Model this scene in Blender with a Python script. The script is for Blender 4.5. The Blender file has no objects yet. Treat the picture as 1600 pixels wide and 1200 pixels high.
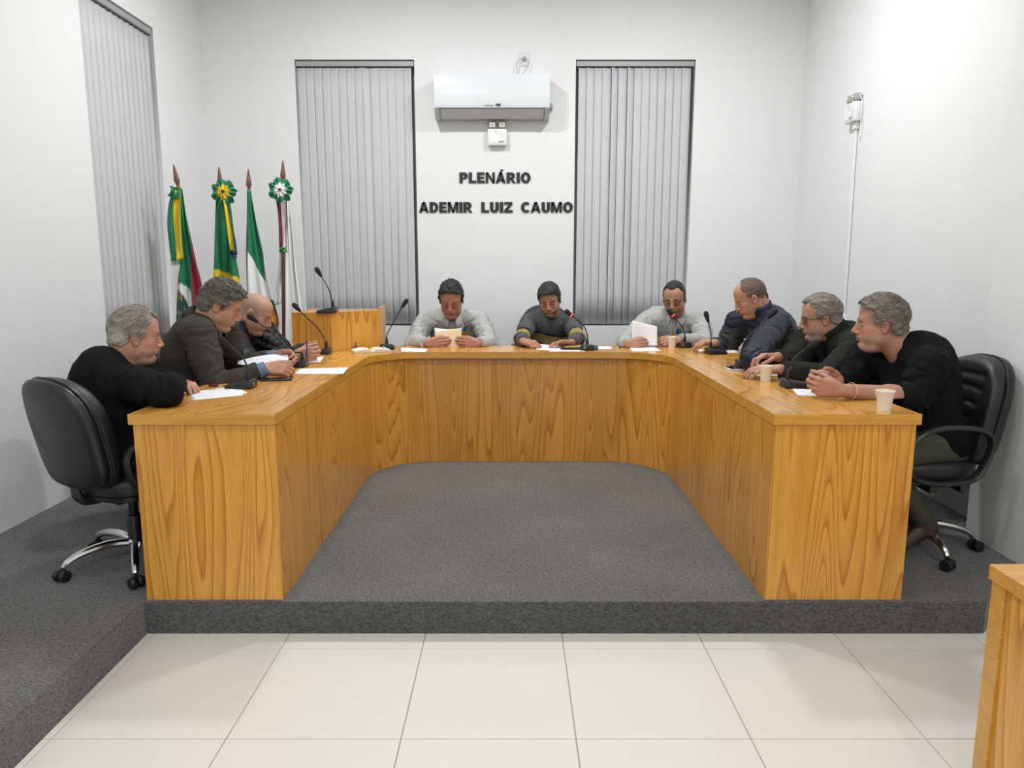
import bpy, bmesh, math, random
import numpy as np
from mathutils import Vector, Matrix

random.seed(7)
SC = bpy.context.scene
COL = SC.collection
# ------------------------------------------------------------------ camera
CAM_H, F_PX, PITCH = 1.486, 1150.0, math.atan(184 / 1150)
cam_d = bpy.data.cameras.new('camera')
cam_d.sensor_width = 36.0
cam_d.lens = 36.0 * F_PX / 1600.0
cam_d.clip_start = 0.05
cam = bpy.data.objects.new('camera', cam_d)
COL.objects.link(cam)
cam.location = (0, 0, CAM_H)
cam.rotation_euler = (math.pi / 2 - PITCH, 0, 0)
SC.camera = cam
# ------------------------------------------------------------------ world, exposure
w = bpy.data.worlds.new('world')
SC.world = w
w.use_nodes = True
w.node_tree.nodes['Background'].inputs[0].default_value = (0.02, 0.025, 0.04, 1)
w.node_tree.nodes['Background'].inputs[1].default_value = 0.3
SC.view_settings.view_transform = 'Standard'
SC.view_settings.look = 'None'
SC.view_settings.gamma = 1.0
SC.view_settings.use_curve_mapping = False
SC.view_settings.exposure = -0.22
# ------------------------------------------------------------------ ceiling lamps (light of the room)
CEIL = 3.95
LAMPS = [(-1.0, 4.75), (1.1, 4.75), (-0.8, 1.6), (0.75, 1.6), (-0.8, -2.2), (0.75, -2.2)]
LAMP_W = [57, 57, 25, 25, 62, 62]
for (lx, ly), lw in zip(LAMPS, LAMP_W):
    ld = bpy.data.lights.new('lamp_light', 'AREA')
    ld.shape = 'DISK'
    ld.size = 0.30
    ld.energy = lw
    ld.color = (0.965, 0.985, 1.0)
    lo = bpy.data.objects.new('lamp_light', ld)
    COL.objects.link(lo)
    lo.location = (lx, ly, CEIL - 0.075)

# ------------------------------------------------------------------ pixel helpers (1600 x 1200 photograph)
_F = np.array([0, math.cos(PITCH), -math.sin(PITCH)])
_U = np.array([0, math.sin(PITCH), math.cos(PITCH)])
_C = np.array([0, 0, CAM_H])
def ray(px, py): return _F + np.array([1., 0, 0]) * (px - 800) / F_PX - _U * (py - 600) / F_PX
def atz(px, py, z): d = ray(px, py); return _C + d * ((z - CAM_H) / d[2])
def aty(px, py, y): d = ray(px, py); return _C + d * (y / d[1])
def atx(px, py, x): d = ray(px, py); return _C + d * (x / d[0])
def atd(px, py, zc): return _C + ray(px, py) * zc
def V3(*a): return np.array(a, float)
def nrm(v): v = np.asarray(v, float); return v / (np.linalg.norm(v) + 1e-12)

# ------------------------------------------------------------------ object helpers
def tag(o, label=None, cat=None, group=None, kind=None):
    if label: o['label'] = label
    if cat: o['category'] = cat
    if group: o['group'] = group
    if kind: o['kind'] = kind
    return o
def empty(name, loc, rz=0.0):
    o = bpy.data.objects.new(name, None)
    COL.objects.link(o)
    o.empty_display_size = 0.05
    o.location = loc
    o.rotation_euler = (0, 0, rz)
    return o
def link(name, me, mats, parent=None, loc=None, rot=None):
    o = bpy.data.objects.new(name, me)
    COL.objects.link(o)
    if mats is not None:
        for m in (mats if isinstance(mats, (list, tuple)) else [mats]):
            me.materials.append(m)
    if parent is not None: o.parent = parent
    if loc is not None: o.location = loc
    if rot is not None: o.rotation_euler = rot
    return o
def smooth(me, ang=35):
    me.polygons.foreach_set('use_smooth', [True] * len(me.polygons))
    if ang < 180: me.set_sharp_from_angle(angle=math.radians(ang))
class MB:
    """collects shapes; build() links them as ONE mesh object"""
    def __init__(self): self.v, self.f, self.m = [], [], []
    def add(self, v, f, m=0):
        o = len(self.v)
        self.v += [tuple(map(float, p)) for p in v]
        self.f += [tuple(i + o for i in q) for q in f]
        self.m += [m] * len(f)
        return self
    def box(self, a, b, m=0, rz=0, c=None):
        (x0, y0, z0), (x1, y1, z1) = a, b
        v = [(x0, y0, z0), (x1, y0, z0), (x1, y1, z0), (x0, y1, z0), (x0, y0, z1), (x1, y0, z1), (x1, y1, z1), (x0, y1, z1)]
        if rz:
            cs, sn = math.cos(rz), math.sin(rz); cx, cy = c or ((x0 + x1) / 2, (y0 + y1) / 2)
            v = [(cx + (x - cx) * cs - (y - cy) * sn, cy + (x - cx) * sn + (y - cy) * cs, z) for x, y, z in v]
        return self.add(v, [(0, 3, 2, 1), (4, 5, 6, 7), (0, 1, 5, 4), (1, 2, 6, 5), (2, 3, 7, 6), (3, 0, 4, 7)], m)
    def bbox(self, a, b, r=0.005, m=0, seg=2):
        bm = bmesh.new()
        bmesh.ops.create_cube(bm, size=1)
        s = [b[i] - a[i] for i in range(3)]; c = [(b[i] + a[i]) / 2 for i in range(3)]
        for q in bm.verts: q.co = Vector((q.co.x * s[0] + c[0], q.co.y * s[1] + c[1], q.co.z * s[2] + c[2]))
        bmesh.ops.bevel(bm, geom=list(bm.edges), offset=r, segments=seg, profile=0.5, affect='EDGES')
        return self.bm(bm, m)
    def bm(self, bm, m=0):
        bm.verts.index_update()
        v = [tuple(q.co) for q in bm.verts]; f = [[q.index for q in p.verts] for p in bm.faces]
        bm.free()
        return self.add(v, f, m)
    def prism(self, poly, z0, z1, m=0):
        n = len(poly)
        v = [(x, y, z0) for x, y in poly] + [(x, y, z1) for x, y in poly]
        f = [tuple(range(n - 1, -1, -1)), tuple(range(n, 2 * n))] + [(i, (i + 1) % n, n + (i + 1) % n, n + i) for i in range(n)]
        return self.add(v, f, m)
    def lathe(self, prof, n=20, c=(0, 0, 0), M=None, m=0, cap=True):
        v, f = [], []
        for r, z in prof:
            for k in range(n):
                a = 2 * math.pi * k / n
                v.append((r * math.cos(a), r * math.sin(a), z))
        for i in range(len(prof) - 1):
            for k in range(n):
                f.append((i * n + k, i * n + (k + 1) % n, (i + 1) * n + (k + 1) % n, (i + 1) * n + k))
        if cap:
            f.append(tuple(range(n - 1, -1, -1))); e = (len(prof) - 1) * n
            f.append(tuple(range(e, e + n)))
        if M is not None: v = [tuple(M @ Vector(p)) for p in v]
        v = [(p[0] + c[0], p[1] + c[1], p[2] + c[2]) for p in v]
        return self.add(v, f, m)
    def tube(self, pts, r, n=8, m=0, closed=False):
        P = [Vector(p) for p in pts]; k = len(P)
        R = r if isinstance(r, (list, tuple)) else [r] * k
        T = []
        for i in range(k):
            if closed: t = P[(i + 1) % k] - P[i - 1]
            else: t = P[min(i + 1, k - 1)] - P[max(i - 1, 0)]
            T.append(t.normalized())
        u = T[0].orthogonal().normalized()
        v, f = [], []
        for i in range(k):
            u = (u - T[i] * u.dot(T[i]))
            if u.length < 1e-6: u = T[i].orthogonal()
            u.normalize(); wv = T[i].cross(u)
            for j in range(n):
                a = 2 * math.pi * j / n
                v.append(tuple(P[i] + (u * math.cos(a) + wv * math.sin(a)) * R[i]))
        for i in range(k if closed else k - 1):
            i2 = (i + 1) % k
            for j in range(n):
                f.append((i * n + j, i * n + (j + 1) % n, i2 * n + (j + 1) % n, i2 * n + j))
        if not closed:
            f.append(tuple(range(n - 1, -1, -1))); f.append(tuple(range((k - 1) * n, k * n)))
        return self.add(v, f, m)
    def xf(self, M):
        self.v = [tuple(M @ Vector(p)) for p in self.v]; return self
    def mesh(self, name, ang=35):
        me = bpy.data.meshes.new(name)
        me.from_pydata(self.v, [], self.f)
        if any(self.m): me.polygons.foreach_set('material_index', self.m)
        me.update()
        smooth(me, ang)
        return me
    def build(self, name, mats, parent=None, ang=35, loc=None, rot=None):
        return link(name, self.mesh(name, ang), mats, parent, loc, rot)
def copy_tree(o, parent=None):
    c = o.copy(); COL.objects.link(c)
    if parent is not None: c.parent = parent
    for ch in list(o.children): copy_tree(ch, c)
    return c
def spline(pts, n=24):
    """Catmull-Rom through the points"""
    P = [np.array(p, float) for p in pts]
    P = [2 * P[0] - P[1]] + P + [2 * P[-1] - P[-2]]
    out = []
    seg = len(P) - 3
    for i in range(seg):
        a, b, c, d = P[i:i + 4]
        for k in range(n // seg + (1 if i == seg - 1 else 0)):
            t = k / (n // seg)
            out.append(0.5 * (2 * b + (c - a) * t + (2 * a - 5 * b + 4 * c - d) * t * t + (3 * b - a - 3 * c + d) * t ** 3))
    return out

# ------------------------------------------------------------------ materials
MATS = {}
def nodes(name):
    m = bpy.data.materials.new(name); m.use_nodes = True
    nt = m.node_tree; return m, nt, nt.nodes['Principled BSDF']
def mat(name, col, rough=0.5, metal=0.0, bump=0.0, bscale=200.0, var=0.0, vscale=8.0, spec=0.5, sheen=0.0, stretch=None, coat=0.0, trans=0.0, vcol=False, detail=3.0):
    if name in MATS: return MATS[name]
    m, nt, b = nodes(name)
    L = nt.links.new
    b.inputs['Base Color'].default_value = (*col, 1); b.inputs['Roughness'].default_value = rough
    b.inputs['Metallic'].default_value = metal; b.inputs['Specular IOR Level'].default_value = spec
    if sheen: b.inputs['Sheen Weight'].default_value = sheen; b.inputs['Sheen Roughness'].default_value = 0.5
    if coat: b.inputs['Coat Weight'].default_value = coat; b.inputs['Coat Roughness'].default_value = 0.1
    if trans: b.inputs['Transmission Weight'].default_value = trans
    tc = nt.nodes.new('ShaderNodeTexCoord'); src = tc.outputs['Object']
    if stretch:
        mp = nt.nodes.new('ShaderNodeMapping'); mp.inputs['Scale'].default_value = stretch
        L(src, mp.inputs[0]); src = mp.outputs[0]
    csrc = None
    if vcol:
        at = nt.nodes.new('ShaderNodeAttribute'); at.attribute_name = 'Col'; csrc = at.outputs['Color']; L(csrc, b.inputs['Base Color'])
    if var:
        n = nt.nodes.new('ShaderNodeTexNoise'); n.inputs['Scale'].default_value = vscale; n.inputs['Detail'].default_value = 4
        L(src, n.inputs['Vector'])
        mr = nt.nodes.new('ShaderNodeMapRange'); mr.inputs[1].default_value = 0.3; mr.inputs[2].default_value = 0.7
        mr.inputs[3].default_value = 1 - var; mr.inputs[4].default_value = 1 + var; L(n.outputs['Fac'], mr.inputs[0])
        mx = nt.nodes.new('ShaderNodeVectorMath'); mx.operation = 'SCALE'
        if csrc: L(csrc, mx.inputs[0])
        else: mx.inputs[0].default_value = col
        L(mr.outputs[0], mx.inputs['Scale']); L(mx.outputs[0], b.inputs['Base Color'])
    if bump:
        n = nt.nodes.new('ShaderNodeTexNoise'); n.inputs['Scale'].default_value = bscale; n.inputs['Detail'].default_value = detail
        L(src, n.inputs['Vector'])
        bp = nt.nodes.new('ShaderNodeBump'); bp.inputs['Strength'].default_value = bump; bp.inputs['Distance'].default_value = 0.01
        L(n.outputs['Fac'], bp.inputs['Height']); L(bp.outputs[0], b.inputs['Normal'])
    MATS[name] = m
    return m
def wood(name, axis='z', seed=0.0, light=(0.72, 0.355, 0.060), dark=(0.47, 0.170, 0.018), rough=0.32, rings=27.0, across=4.3, along=0.34):
    m, nt, b = nodes(name); L = nt.links.new; N = nt.nodes.new
    tc = N('ShaderNodeTexCoord'); mp = N('ShaderNodeMapping')
    s = {'x': (along, across, across), 'y': (across, along, across), 'z': (across, across, along)}[axis]
    mp.inputs['Scale'].default_value = s; mp.inputs['Location'].default_value = (seed, seed * 1.7, seed * 0.6)
    L(tc.outputs['Object'], mp.inputs[0])
    n = N('ShaderNodeTexNoise'); n.inputs['Scale'].default_value = 1.0; n.inputs['Detail'].default_value = 1.6; n.inputs['Roughness'].default_value = 0.42; n.inputs['Distortion'].default_value = 0.25
    L(mp.outputs[0], n.inputs['Vector'])
    mu = N('ShaderNodeMath'); mu.operation = 'MULTIPLY'; mu.inputs[1].default_value = rings; L(n.outputs['Fac'], mu.inputs[0])
    fr = N('ShaderNodeMath'); fr.operation = 'FRACT'; L(mu.outputs[0], fr.inputs[0])
    cr = N('ShaderNodeValToRGB'); e = cr.color_ramp.elements
    e[0].position = 0.0; e[0].color = (*light, 1); e[1].position = 0.92; e[1].color = (*dark, 1)
    k = e.new(0.55); k.color = (*[a * 0.8 + c * 0.2 for a, c in zip(light, dark)], 1)
    k = e.new(0.80); k.color = (*[a * 0.45 + c * 0.55 for a, c in zip(light, dark)], 1)
    k = e.new(1.0); k.color = (*[a * 0.9 + c * 0.1 for a, c in zip(light, dark)], 1)
    L(fr.outputs[0], cr.inputs[0])
    # fine fibre
    mp2 = N('ShaderNodeMapping'); mp2.inputs['Scale'].default_value = tuple(12 if q == along else 190 for q in s); L(tc.outputs['Object'], mp2.inputs[0])
    n2 = N('ShaderNodeTexNoise'); n2.inputs['Scale'].default_value = 1.0; n2.inputs['Detail'].default_value = 2; L(mp2.outputs[0], n2.inputs['Vector'])
    n3 = N('ShaderNodeTexNoise'); n3.inputs['Scale'].default_value = 0.7; n3.inputs['Detail'].default_value = 2; L(mp.outputs[0], n3.inputs['Vector'])
    ad = N('ShaderNodeMath'); ad.operation = 'ADD'; L(n2.outputs['Fac'], ad.inputs[0]); L(n3.outputs['Fac'], ad.inputs[1])
    mr = N('ShaderNodeMapRange'); mr.inputs[1].default_value = 0.7; mr.inputs[2].default_value = 1.3; mr.inputs[3].default_value = 0.86; mr.inputs[4].default_value = 1.14; L(ad.outputs[0], mr.inputs[0])
    vm = N('ShaderNodeVectorMath'); vm.operation = 'SCALE'; L(cr.outputs[0], vm.inputs[0]); L(mr.outputs[0], vm.inputs['Scale'])
    L(vm.outputs[0], b.inputs['Base Color'])
    b.inputs['Roughness'].default_value = rough; b.inputs['Coat Weight'].default_value = 0.25; b.inputs['Coat Roughness'].default_value = 0.18
    MATS[name] = m
    return m
def carpet_mat(name, col):
    m, nt, b = nodes(name); L = nt.links.new; N = nt.nodes.new
    tc = N('ShaderNodeTexCoord')
    mpc = N('ShaderNodeMapping'); mpc.inputs['Scale'].default_value = (0.55, 1, 1); L(tc.outputs['Object'], mpc.inputs[0])
    n = N('ShaderNodeTexNoise'); n.inputs['Scale'].default_value = 150; n.inputs['Detail'].default_value = 4; n.inputs['Roughness'].default_value = 0.75; L(mpc.outputs[0], n.inputs['Vector'])
    n2 = N('ShaderNodeTexNoise'); n2.inputs['Scale'].default_value = 2.2; n2.inputs['Detail'].default_value = 3; L(tc.outputs['Object'], n2.inputs['Vector'])
    mr = N('ShaderNodeMapRange'); mr.inputs[1].default_value = 0.33; mr.inputs[2].default_value = 0.67; mr.inputs[3].default_value = 0.45; mr.inputs[4].default_value = 1.55; L(n.outputs['Fac'], mr.inputs[0])
    mr2 = N('ShaderNodeMapRange'); mr2.inputs[1].default_value = 0.3; mr2.inputs[2].default_value = 0.7; mr2.inputs[3].default_value = 0.9; mr2.inputs[4].default_value = 1.1; L(n2.outputs['Fac'], mr2.inputs[0])
    mu = N('ShaderNodeMath'); mu.operation = 'MULTIPLY'; L(mr.outputs[0], mu.inputs[0]); L(mr2.outputs[0], mu.inputs[1])
    vm = N('ShaderNodeVectorMath'); vm.operation = 'SCALE'; vm.inputs[0].default_value = col; L(mu.outputs[0], vm.inputs['Scale'])
    L(vm.outputs[0], b.inputs['Base Color'])
    b.inputs['Roughness'].default_value = 1.0; b.inputs['Specular IOR Level'].default_value = 0.05
    sw = N('ShaderNodeMath'); sw.operation = 'MULTIPLY'; sw.inputs[1].default_value = 0.40; L(mu.outputs[0], sw.inputs[0]); L(sw.outputs[0], b.inputs['Sheen Weight']); b.inputs['Sheen Roughness'].default_value = 0.6; b.inputs['Sheen Tint'].default_value = (0.9, 0.87, 0.84, 1)
    bp = N('ShaderNodeBump'); bp.inputs['Strength'].default_value = 0.6; bp.inputs['Distance'].default_value = 0.004; L(n.outputs['Fac'], bp.inputs['Height']); L(bp.outputs[0], b.inputs['Normal'])
    MATS[name] = m
    return m
M_WALL = mat('wall_paint', (0.80, 0.805, 0.80), 0.75, bump=0.16, bscale=26, var=0.012, vscale=2.5, spec=0.25, detail=6)
M_CEIL = mat('ceiling_paint', (0.85, 0.85, 0.84), 0.8, bump=0.1, bscale=40)
M_CARPET = carpet_mat('grey_carpet', (0.074, 0.073, 0.073))
M_RISER = MATS['grey_carpet']
M_TILE = mat('cream_tile', (0.715, 0.695, 0.635), 0.22, var=0.02, vscale=1.3, spec=0.5)
M_GROUT = mat('grout', (0.40, 0.34, 0.28), 0.9, bump=0.2)
M_WOODZ = wood('pine_panel', 'z', 3.1)
M_WOODZ2 = wood('pine_panel_two', 'z', 9.7)
M_WOODZ3 = wood('pine_panel_three', 'z', 17.3, across=5.0)
M_WOODY = wood('pine_top', 'y', 5.3, light=(0.65, 0.335, 0.068), dark=(0.44, 0.172, 0.024), rough=0.24, across=4.4, along=0.75, rings=14)
M_EDGE = wood('pine_edge', 'x', 2.2, light=(0.64, 0.325, 0.055), dark=(0.56, 0.265, 0.038), across=8, along=0.5, rings=5)
M_BLACKP = mat('black_plastic', (0.012, 0.012, 0.013), 0.38, spec=0.5)
M_LEATHER = mat('black_leatherette', (0.012, 0.012, 0.0135), 0.42, bump=0.15, bscale=260, spec=0.5)
M_CHROME = mat('chrome', (0.72, 0.72, 0.73), 0.16, 1.0)
M_PAPER = mat('white_paper', (0.84, 0.85, 0.87), 0.7)
M_WHITEP = mat('white_plastic', (0.82, 0.83, 0.83), 0.3)
M_GREYP = mat('grey_plastic', (0.42, 0.42, 0.42), 0.4)
M_DARK = mat('dark_void', (0.01, 0.01, 0.012), 0.5)
M_ALU = mat('grey_aluminium', (0.33, 0.33, 0.34), 0.45, 0.6)
M_VC = mat('printed_cloth', (1, 1, 1), 0.6, vcol=True, sheen=0.2, bump=0.1, bscale=400)
# ================================================================== ROOM
XL, XR, XN, YB, YN, YF = -2.61, 2.47, 2.32, 6.55, 3.60, -4.0
ZP = 0.139            # carpeted platform
ZT = 0.915            # desk top
def wall_grid(name, us, vs, holes, place, thick):
    """wall of rectangular cells in (u,v) with holes; place(u, v, d) -> xyz, d = depth behind the face"""
    us = sorted(set(us)); vs = sorted(set(vs))
    mb = MB()
    def solid(i, j):
        if not (0 <= i < len(us) - 1 and 0 <= j < len(vs) - 1): return False
        cu, cv = (us[i] + us[i + 1]) / 2, (vs[j] + vs[j + 1]) / 2
        return not any(a < cu < b and c < cv < d for a, b, c, d in holes)
    for i in range(len(us) - 1):
        for j in range(len(vs) - 1):
            if not solid(i, j): continue
            u0, u1, v0, v1 = us[i], us[i + 1], vs[j], vs[j + 1]
            P = [place(u, v, d) for d in (0, thick) for u, v in ((u0, v0), (u1, v0), (u1, v1), (u0, v1))]
            F = [(0, 1, 2, 3), (7, 6, 5, 4)]
            if not solid(i, j - 1): F.append((0, 4, 5, 1))
            if not solid(i + 1, j): F.append((1, 5, 6, 2))
            if not solid(i, j + 1): F.append((2, 6, 7, 3))
            if not solid(i - 1, j): F.append((3, 7, 4, 0))
            mb.add(P, F)
    me = mb.mesh(name, 30)
    bm = bmesh.new(); bm.from_mesh(me); bmesh.ops.remove_doubles(bm, verts=bm.verts, dist=1e-4); bmesh.ops.recalc_face_normals(bm, faces=bm.faces); bm.to_mesh(me); bm.free()
    return tag(link(name, me, M_WALL), kind='structure')
W1 = (-1.832, -0.824, 0.965, 3.21)
W2 = (0.539, 1.547, 0.960, 3.20)
W3 = (4.735, 5.683, 0.969, 3.195)     # on the left wall, in y
wall_grid('wall_back', [XL - .2, W1[0], W1[1], W2[0], W2[1], XR + .2], [-.02, .962, 3.205, CEIL + .05], [(W1[0], W1[1], .962, 3.205), (W2[0], W2[1], .962, 3.205)], lambda u, v, d: (u, YB + d, v), 0.2)
wall_grid('wall_left', [YF, W3[0], W3[1], YB], [-.02, W3[2], W3[3], CEIL + .05], [W3], lambda u, v, d: (XL - d, u, v), 0.2)
mb = MB(); mb.box((XR, YN, -.02), (XR + .2, YB, CEIL + .05)); tag(mb.build('wall_right', M_WALL), kind='structure')
mb = MB(); mb.box((XN, YF, -.02), (XN + .35, YN, CEIL + .05)); tag(mb.build('wall_right_front', M_WALL), kind='structure')
mb = MB(); mb.box((XL - .2, YF - .2, -.02), (XR + .2, YF, CEIL + .05)); tag(mb.build('wall_front', M_WALL), kind='structure')
mb = MB(); mb.box((XL - .2, YF - .2, CEIL), (XR + .2, YB + .2, CEIL + .1)); tag(mb.build('ceiling', M_CEIL), kind='structure')
# platform (carpet)
plat = [(XL, -3.4), (-1.497, -3.4), (-1.497, 2.816), (1.93, 2.816), (XN, 3.2), (XN, YN), (XR, YN), (XR, YB), (XL, YB)]
bm = bmesh.new()
vs = [bm.verts.new((x, y, 0.0)) for x, y in plat]; fc = bm.faces.new(vs)
r = bmesh.ops.extrude_face_region(bm, geom=[fc]); bmesh.ops.translate(bm, vec=(0, 0, ZP), verts=[g for g in r['geom'] if isinstance(g, bmesh.types.BMVert)])
bmesh.ops.recalc_face_normals(bm, faces=bm.faces)
te = [e for e in bm.edges if all(v.co.z > ZP - .01 for v in e.verts) and min(v.co.y for v in e.verts) < 3.19 and not all(abs(v.co.x - XL) < .01 for v in e.verts)]
bmesh.ops.bevel(bm, geom=te, offset=0.008, segments=3, profile=0.5, affect='EDGES')
mb = MB().bm(bm); tag(mb.build('floor_platform', M_CARPET, ang=40), kind='structure')
# tiled floor: bed of grout + single tiles
mb = MB(); mb.box((XL, YF, -.05), (XN + .3, 3.65, -.004)); fl = tag(mb.build('floor', M_GROUT), kind='structure')
TS = 0.5575
xs = [-1.497] + [0.204 + TS * k for k in range(-3, 4)] + [XN]
ysr = [2.90] + [2.696 - 0.56 * k for k in range(0, 12)]
tile_cache = {}
for i in range(len(xs) - 1):
    for j in range(len(ysr) - 1):
        x0, x1, y1, y0 = xs[i], xs[i + 1], ysr[j], ysr[j + 1]
        if y0 < YF: continue
        key = (round(x1 - x0, 3), round(y1 - y0, 3))
        if key not in tile_cache:
            g = 0.0017; mbt = MB(); mbt.bbox((g, g, -.008), (x1 - x0 - g, y1 - y0 - g, 0.0), 0.0012, seg=1)
            tile_cache[key] = mbt.mesh('tile', 30)
            tile_cache[key].materials.append(M_TILE)
        o = bpy.data.objects.new('tile', tile_cache[key]); COL.objects.link(o); o.parent = fl; o.location = (x0, y0, 0)
# strip of tiles to the right of the platform corner
mbt = MB(); mbt.prism([(1.94, 2.905), (XN - .002, 2.905), (XN - .002, 3.19)], -.008, 0.0); o = mbt.build('tile', M_TILE, fl)
# ceiling lamps
for (lx, ly) in LAMPS:
    t = empty('ceiling_lamp', (lx, ly, CEIL))
    tag(t, 'round white flush lamp on the ceiling above the council room', 'lamp', 'ceiling lamps')
    MB().lathe([(0.02, 0), (0.2, 0), (0.205, -.02), (0.2, -.045), (0.17, -.055), (0.02, -.055)][::-1], 32).build('lamp_body', M_WHITEP, t)
# skirting of the far left wall / worn line at the carpet is bare plaster, no boards

# ------------------------------------------------------------------ windows and vertical blinds
M_BLIND = mat('blind_fabric', (0.60, 0.60, 0.62), 0.85, bump=0.07, bscale=1.0, stretch=(70, 70, 420), var=0.07, vscale=1.0, spec=0.15)
M_GLASS = mat('night_glass', (0.015, 0.018, 0.022), 0.08)
M_RAIL = mat('blind_rail', (0.36, 0.36, 0.365), 0.45)
def window(n, u0, u1, z0, z1, place, n_slat, rot, label_blind, gaps=(), seed=1, mg=(.008, .008)):
    rnd = random.Random(seed)
    wd = empty('window_%d' % n, place((u0 + u1) / 2, z0, 0.0)); tag(wd, kind='structure')
    inv = wd.location.copy()
    def P(u, z, d): return Vector(place(u, z, d)) - inv
    def slab(name, ua, ub, za, zb, da, db, m):
        v = [P(u, z, d) for d in (da, db) for u, z in ((ua, za), (ub, za), (ub, zb), (ua, zb))]
        mb = MB().add(v, [(0, 1, 2, 3), (7, 6, 5, 4), (0, 4, 5, 1), (1, 5, 6, 2), (2, 6, 7, 3), (3, 7, 4, 0)])
        me = mb.mesh(name); bm = bmesh.new(); bm.from_mesh(me); bmesh.ops.recalc_face_normals(bm, faces=bm.faces); bm.to_mesh(me); bm.free()
        return link(name, me, m, wd)
    slab('pane', u0 + .04, u1 - .04, z0 + .04, z1 - .04, .165, .172, M_GLASS)
    slab('window_frame', u0, u0 + .045, z0, z1, .14, .19, M_ALU); slab('window_frame', u1 - .045, u1, z0, z1, .14, .19, M_ALU)
    slab('window_frame', u0 + .045, u1 - .045, z0, z0 + .045, .14, .19, M_ALU); slab('window_frame', u0 + .045, u1 - .045, z1 - .045, z1, .14, .19, M_ALU)
    mid = (u0 + u1) / 2
    slab('window_frame', mid - .02, mid + .02, z0 + .045, z1 - .045, .145, .185, M_ALU)
    # blind
    bl = empty('vertical_blind', place(mid, z0, 0.06)); tag(bl, label_blind, 'blind', 'vertical window blinds')
    off = Vector(place(mid, z0, 0.06))
    def Q(u, z, d): return Vector(place(u, z, d)) - off
    def bar(name, ua, ub, za, zb, da, db, m):
        v = [Q(u, z, d) for d in (da, db) for u, z in ((ua, za), (ub, za), (ub, zb), (ua, zb))]
        me = MB().add(v, [(0, 1, 2, 3), (7, 6, 5, 4), (0, 4, 5, 1), (1, 5, 6, 2), (2, 6, 7, 3), (3, 7, 4, 0)]).mesh(name)
        bm = bmesh.new(); bm.from_mesh(me); bmesh.ops.recalc_face_normals(bm, faces=bm.faces); bm.to_mesh(me); bm.free()
        return link(name, me, m, bl)
    bar('headrail', u0 + .006, u1 - .006, z1 - .05, z1 - .012, .008, .062, M_RAIL)
    pitch = (u1 - u0 - mg[0] - mg[1]) / n_slat
    ex = Q(u0 + 1, z0, 0) - Q(u0, z0, 0); ed = Q(u0, z0, 1) - Q(u0, z0, 0)
    sl_me = None
    hh = z1 - z0
    for k in range(n_slat):
        uc = u0 + mg[0] + (k + .5) * pitch
        a = math.radians(rot + rnd.uniform(-3, 3)); w2 = pitch * 0.56
        if k in gaps: a += math.radians(20); uc += .006
        mb = MB(); NV = 9
        tw = math.radians(rnd.uniform(-3, 3)); sway = rnd.uniform(-.008, .008)
        v = []
        for i in range(NV):
            z = z1 - .058 - (hh - .075) * i / (NV - 1); t = i / (NV - 1); aa = a + tw * t
            for s in (-1, -.33, .33, 1):
                dd = .034 + s * w2 * math.sin(aa) + .0035 * (1 - s * s) + sway * t * t
                v.append(Q(uc + s * w2 * math.cos(aa), z, dd))
        f = [(i * 4 + j, i * 4 + j + 1, i * 4 + j + 5, i * 4 + j + 4) for i in range(NV - 1) for j in range(3)]
        o = mb.add(v, f).build('slat', M_BLIND, bl, 60)
        sd = o.modifiers.new('thick', 'SOLIDIFY'); sd.thickness = 0.0014
        # bottom weight pocket
        zb = z0 + .017
    return wd
pb = lambda u, z, d: (u, YB + d, z)
pl = lambda u, z, d: (XL - d, u, z)
window(1, W1[0], W1[1], .962, 3.205, pb, 14, -4, 'grey fabric vertical blind behind the wooden lectern', gaps=(8,), seed=3, mg=(.006, .034))
window(2, W2[0], W2[1], .962, 3.205, pb, 14, 6, 'grey fabric vertical blind behind the raised cream paper', gaps=(4, 6), seed=5, mg=(.030, .030))
window(3, W3[0], W3[1], W3[2], W3[3], pl, 13, -5, 'grey fabric vertical blind on the side wall next to the flags', seed=9)

# ================================================================== COUNCIL DESK
desk = empty('council_desk', (0.05, 4.0, ZP))
tag(desk, 'large U-shaped pine council desk with curved inner front on grey carpet', 'desk')
DL = Vector((0.05, 4.0, ZP))
def desk_part(mb, name, m, ang=35):
    mb.v = [(x - DL.x, y - DL.y, z - DL.z) for x, y, z in mb.v]
    return mb.build(name, m, desk, ang)
def arc(cx, cy, r, a0, a1, n=14): return [(cx + r * math.cos(math.radians(a0 + (a1 - a0) * i / n)), cy + r * math.sin(math.radians(a0 + (a1 - a0) * i / n))) for i in range(n + 1)]
XLO, XLI, XRI, XRO, YFR, YPB, YBK = -1.49, -0.932, 1.03, 1.59, 2.83, 5.0, 5.35
RC = 0.42
# top: outer outline with the lectern corner left free
inner = [(XLI + .006, YFR - .012)] + arc(XLI + .006 + .36, 4.935 - .36, .36, 180, 90) + arc(XRI - .006 - .36, 4.935 - .36, .36, 90, 0) + [(XRI - .006, YFR - .012)]
outer = [(XRO + .012, YFR - .012), (XRO + .012, YBK), (-0.925, YBK), (-0.925, 5.215), (-1.212, 4.93), (XLO - .012, 4.93), (XLO - .012, YFR - .012)]
poly = inner + outer
bm = bmesh.new(); fv = [bm.verts.new((x, y, ZT - .042)) for x, y in poly]; bf = bm.faces.new(fv)
r = bmesh.ops.extrude_face_region(bm, geom=[bf]); bmesh.ops.translate(bm, vec=(0, 0, .042), verts=[g for g in r['geom'] if isinstance(g, bmesh.types.BMVert)])
bmesh.ops.recalc_face_normals(bm, faces=bm.faces)
bmesh.ops.triangulate(bm, faces=[f for f in bm.faces if len(f.verts) > 4])
for f in bm.faces: f.material_index = 0
mb = MB(); bm.verts.index_update(); bm.faces.index_update()
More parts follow.
